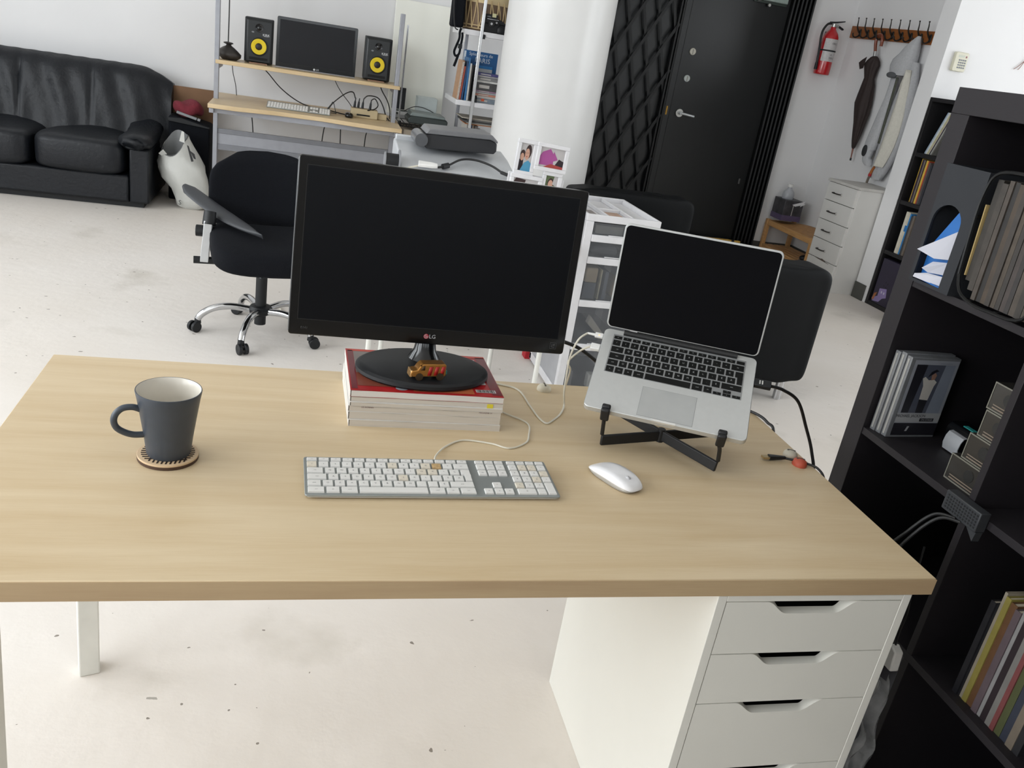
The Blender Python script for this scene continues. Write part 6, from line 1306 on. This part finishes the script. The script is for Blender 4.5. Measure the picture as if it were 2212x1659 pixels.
# ================================================================ WHITE DRESSER
DX0, DX1, DY0, DY1, DH = 3.070, 3.46, 4.800, 5.212, .842
ds = thing('dresser', 'narrow white drawer chest in the alcove under the grey jacket', 'dresser', (3.27, 5.0, 0))
dw = M('dresser_white', '#d5d4d1', .5, nz=(5, .03))
b = B(); b.box(DX0 + .018, DX1, DY0, DY0 + .018, 0, DH - .02); b.box(DX0 + .018, DX1, DY1 - .018, DY1, 0, DH - .02); b.box(DX1 - .01, DX1, DY0 + .018, DY1 - .018, 0, DH - .02); b.box(DX0 + .02, DX1 - .01, DY0 + .018, DY1 - .018, 0, .06); part('body', b, dw, ds, bev=.001)
part('top', B().box(DX0 - .008, DX1, DY0 - .012, DY1 + .006, DH - .02, DH), M('dresser_top_grey', '#c6c4c0', .5), ds, bev=.002)
part('inner_gap', B().box(DX0 + .020, DX0 + .03, DY0 + .018, DY1 - .018, .06, DH - .02), M('gap_dark', '#45423f', .8), ds)
zz = [.820, .676, .522, .370, .216, .062]
for i in range(5):
    b = B(); b.box(DX0, DX0 + .018, DY0 + .016, DY1 - .003, zz[i + 1] + .003, zz[i] - .002); o = part('drawer', b, dw, ds, bev=.0015)
    zc = (zz[i] + zz[i + 1]) / 2 - .004; yc = (DY0 + DY1) / 2 + .045
    b = B(); b.tube([(DX0, yc - .048, zc), (DX0 - .022, yc - .044, zc), (DX0 - .026, yc, zc), (DX0 - .022, yc + .044, zc), (DX0, yc + .048, zc)], .0055, 8, sm=3); part('handle', b, M('worn_bar_handle', '#4d4a48', .3, metal=.7), o)
    b = B(); b.cyl((DX0 - .006, yc - .055, zc), (DX0, yc - .055, zc), .012, n=14); part('handle_plate', b, M('plate_grey', '#b7b5b2', .4), o)
b = B(); b.prism([(DY0 + .10, .206), (DY0 + .15, .212), (DY0 + .20, .226), (DY0 + .24, .218), (DY0 + .30, .214), (DY0 + .2, .21)], 'X', DX0 - .003, DX0 + .004); part('chipped_edge', b, M('chip_brown', '#5d5149', .8), ds)

# ================================================================ SHOE BENCH
bn = thing('shoe_bench', 'pine two-tier shoe bench at the white wall beside the black door', 'bench', (3.27, 5.70, 0))
BX0_, BX1_, BY0_, BY1_ = 3.118, 3.42, 5.285, 6.085
for x in (BX0_, BX1_ - .035):
    for y in (BY0_, BY1_ - .035): part('leg', B().box(x, x + .035, y, y + .035, 0, .325 if x < 3.2 else .34), pine, bn, bev=.002)
part('front_rail', B().box(BX0_ + .006, BX0_ + .026, BY0_ + .035, BY1_ - .035, .272, .318), pine, bn, bev=.002); part('end_rail', B().box(BX0_ + .035, BX1_ - .035, BY1_ - .028, BY1_ - .010, .28, .318), pine, bn, bev=.002); part('end_rail', B().box(BX0_ + .035, BX1_ - .035, BY0_ + .01, BY0_ + .028, .28, .318), pine, bn, bev=.002)
b = B()
def seatf(u, v): return (BX0_ + .03 + u * (BX1_ - BX0_ - .05), BY0_ + .036 + v * (BY1_ - BY0_ - .072), .310 + .035 * sin(pi * v) * (u) ** 1.2)
b.surf(seatf, 6, 14); part('woven_top', b, M('woven_pine', '#b0824f', .6, nz=(30, .2)), bn, solid=.012, smooth=60)
for i in range(5): part('slat', B().box(BX0_ + .004 + i * .06, BX0_ + .052 + i * .06, BY0_ + .036, BY1_ - .036, .082, .098), pine, bn, bev=.002)
part('lower_rail', B().box(BX0_ + .004, BX0_ + .022, BY0_ + .036, BY1_ - .036, .055, .0815), pine, bn); part('lower_rail', B().box(BX1_ - .022, BX1_ - .004, BY0_ + .036, BY1_ - .036, .055, .0815), pine, bn)
ss = thing('shoe', 'dark shoe on the lower tier of the pine bench', 'shoe', (3.25, 5.45, .0985))
b = B(); b.pillow((3.24, 5.42, .128), (.10, .042, .030), .8, 24, 12, fn=lambda p: Vector((p[0], p[1], p[2] + .035 * max(0, p[0] / .1) ** 2))); part('upper', b, black_matte, ss, smooth=60); part('sole', B().box(3.15, 3.335, 5.385, 5.455, .0988, .106), M('sole_grey', '#4c4a48', .7), ss, bev=.003)
b = B(); b.tube([(3.20, 5.40, .15), (3.19, 5.385, .185), (3.21, 5.38, .20), (3.23, 5.39, .17)], .004, 6); part('lace', b, cord_black, ss)
cn = thing('detergent_box', 'purple and grey box with a torn top on the pine bench', 'box', (3.2, 5.95, .33))
b = B(); b.box(3.145, 3.335, 5.885, 6.075, .352, .535); part('carton', b, M('carton_dark_print', '#3d3c40', .5, nz=(14, .6)), cn, bev=.004)
b = B(); b.box(3.1435, 3.3365, 5.8835, 6.0765, .352, .400); part('purple_band', b, M('carton_purple', '#574c6b', .5), cn)
b = B(); b.prism([(3.22, .500), (3.345, .545), (3.33, .525), (3.345, .515), (3.30, .49), (3.31, .505), (3.25, .488)], 'Y', 5.878, 5.883); part('torn_flap', b, paper, cn)
b = B(); b.box(3.232, 3.238, 5.8815, 5.8835, .40, .50); part('seam_line', b, M('seam_white', '#bdbab8', .6), cn)
b = B(); b.lathe([(.05, .535), (.052, .57), (.046, .60), (.02, .628), (.02, .640)], (3.215, 5.985, 0), 24); single('plastic_jug', b, M('translucent_jug', '#bfc2c9', .3, alpha=.7), 'pale translucent jug rising behind the torn purple box', 'jug', smooth=50)
part('cap', B().cyl((3.215, 5.985, .640), (3.215, 5.985, .665), .024, n=20), white_plastic, bpy.data.objects['plastic_jug'])

# ================================================================ FAR BOOKCASE
fb = thing('bookcase', 'narrow black bookcase standing at the white partition wall', 'bookcase', (3.42, 4.3, 0))
fbm = M('black_ash_foil', '#1a191b', .5, nz=(50, .12))
FY0, FY1, FX0, FX1, FH = 3.90, 4.606, 3.281, 3.53, 1.552
part('side_panel', B().box(FX0, FX1, FY1 - .028, FY1, 0, FH), fbm, fb, bev=.001); part('side_panel', B().box(FX0, FX1, FY0, FY0 + .028, 0, FH), fbm, fb, bev=.001); part('top_board', B().box(FX0, FX1, FY0 + .028, FY1 - .028, FH - .028, FH), fbm, fb, bev=.001)
for z in (1.135, .785, .405, .0): part('shelf_board', B().box(FX0 + .003, FX1, FY0 + .028, FY1 - .028, z + (.003 if z else 0), z + .032), fbm, fb, bev=.001)
part('back_panel', B().box(FX1 - .008, FX1 - .002, FY0 + .028, FY1 - .028, .03, FH - .028), M('back_panel_dark', '#141317', .6), fb)
def ybook(y0, y1, z0, h, c, lab, lean=0, grp=None, x0=3.295): return book('book', x0, x0 + .19, y0, y1, z0, h, c, lab, 'y', grp, lean)
# leaning magazines on the top shelf (top towards the camera side)
LT = [('#8fa2b4', .012, 'pale blue magazine leaning at the left of the top shelf in the narrow bookcase'), ('#c9c9c6', .010, 'white magazine leaning second from left on the top shelf'), ('#b5b6b0', .010, 'grey-white magazine leaning third from left on the top shelf'), ('#a9a84e', .006, 'magazine with yellow-green edge leaning on the top shelf'), ('#b7aaa6', .009, 'pinkish grey magazine leaning on the top shelf'), ('#3a3938', .012, 'dark magazine leaning at the right of the pale ones on the top shelf'), ('#a3a4a2', .008, 'thin grey magazine at the right on the top shelf'), ('#6d6c68', .010, 'taupe magazine at the right end of the top shelf')]
y = 4.505
for c, w2, lab in LT: ybook(y - w2, y, 1.1705, .315, c, lab, rad(20), 'leaning magazines in the narrow bookcase'); y -= w2 + .0008
y = 4.50
for c, w2, h2, lab in (('#c2a23a', .006, .315, 'thin mustard book at the left of the second shelf of the narrow bookcase'), ('#3a2c35', .020, .312, 'dark plum book with pale lettering on the second shelf'), ('#7d7872', .010, .308, 'grey book on the second shelf'), ('#42342c', .014, .31, 'dark brown book on the second shelf'), ('#cdb04a', .018, .31, 'yellow book on the second shelf of the narrow bookcase'), ('#b8442f', .010, .308, 'orange-red book on the second shelf of the narrow bookcase'), ('#57504c', .02, .30, 'taupe book right of the orange-red one'), ('#33343a', .02, .29, 'slate book at the right on the second shelf')):
    ybook(y - w2, y, .8178, h2, c, lab, 0, 'upright books on the second shelf'); y -= w2 + .0006
ml = bpy.data.objects.get('book')
y = 4.482
for c, w2, h2, lab in (('#cfcabb', .028, .312, 'thick cream book at the left of the third shelf of the narrow bookcase'), ('#c6c0ae', .018, .310, 'cream book with blue band on the third shelf'), ('#2b7ab8', .014, .305, 'bright blue book on the third shelf of the narrow bookcase'), ('#3c3f45', .02, .29, 'charcoal book right of the bright blue one'), ('#6b6259', .022, .3, 'brown-grey book at the right on the third shelf')):
    o = ybook(y - w2, y, .4378, h2, c, lab, 0, 'upright books on the third shelf')
    if 'band' in lab: part('blue_band', B().box(-.0965, -.0945, -.012, .009, .17, .215), M('band_blue2', '#2a6fae', .5), o, local=True)
    y -= w2 + .0006
gb = thing('game_box', 'purple picture box standing face out on the bottom shelf of the narrow bookcase', 'box', (3.33, 4.45, .032))
b = B(); b.box(3.292, 3.34, 4.10, 4.560, .0325, .375); part('box', b, M('game_purple', '#2f2a3d', .45, nz=(6, .1)), gb, bev=.002)
b = B(); P = lambda pts: b.poly([(3.2912 - .0002 * len(b.f) * .2, y, z) for y, z in pts], b_mi[0]); b_mi = [0]
P([(4.50, .15), (4.42, .165), (4.40, .10), (4.44, .085), (4.47, .05), (4.54, .04), (4.56, .06), (4.50, .09)]); b_mi = [1]; P([(4.545, .10), (4.515, .115), (4.535, .05), (4.555, .05)]); b_mi = [2]; P([(4.475, .135), (4.462, .137), (4.460, .120), (4.473, .118)]); P([(4.445, .133), (4.432, .136), (4.430, .119), (4.443, .117)]); b_mi = [3]
for y_, z_ in ((4.455, .215), (4.43, .21), (4.468, .185), (4.442, .18)): P([(y_, z_), (y_ - .009, z_), (y_ - .009, z_ - .012), (y_, z_ - .012)])
part('picture', b, [M('lilac_print', '#8f7fb0', .45), M('orange_print', '#a8683a', .45), M('pale_print', '#c9c6d2', .45), M('black_print', '#121218', .5)], gb)

# ================================================================ KEYPAD
kp = thing('alarm_keypad', 'white alarm keypad on the bright wall above the bookcases', 'keypad', (3.41, 4.60, 1.81))
KM = Matrix.Translation((3.4105, 4.60, 1.8095)) @ Matrix.Rotation(rad(-1), 4, 'Y')
b = B(); b.xf = KM; b.prism(rrect(-.054, .054, -.064, .064, .012), 'Y', -.018, .0095); part('housing', b, M('keypad_white', '#cfccb8', .4), kp, bev=.004)
b = B(); b.xf = KM
for r_ in range(4):
    for c_ in range(4): b.box(-.020 + c_ * .0165, -.0085 + c_ * .0165, -.0195, -.0178, -.042 + r_ * .0165, -.032 + r_ * .0165)
part('button', b, M('keypad_grey', '#6f747c', .5), kp)
b = B(); b.xf = KM; b.box(.030, .040, -.0195, -.0178, .030, .042); part('indicator', b, M('keypad_red', '#7c2836', .4), kp)
b = B(); b.xf = KM; b.box(-.030, .020, -.0185, -.0178, .030, .045); part('display', b, M('keypad_display', '#b7bbac', .3), kp)
cr_ = thing('wall_twigs', 'thin brown dried twigs at the upper right edge on the bright wall', 'twig', (3.9, 4.58, 1.9))
b = B(); b.tube([(3.97, 4.60, 1.93), (3.935, 4.60, 1.88), (3.90, 4.60, 1.845), (3.88, 4.60, 1.83)], .0022, 6); b.tube([(4.02, 4.60, 2.02), (3.965, 4.60, 1.93), (3.93, 4.60, 1.85), (3.915, 4.60, 1.83)], .0022, 6); part('stem', b, M('dry_twig', '#8a6358', .7), cr_)
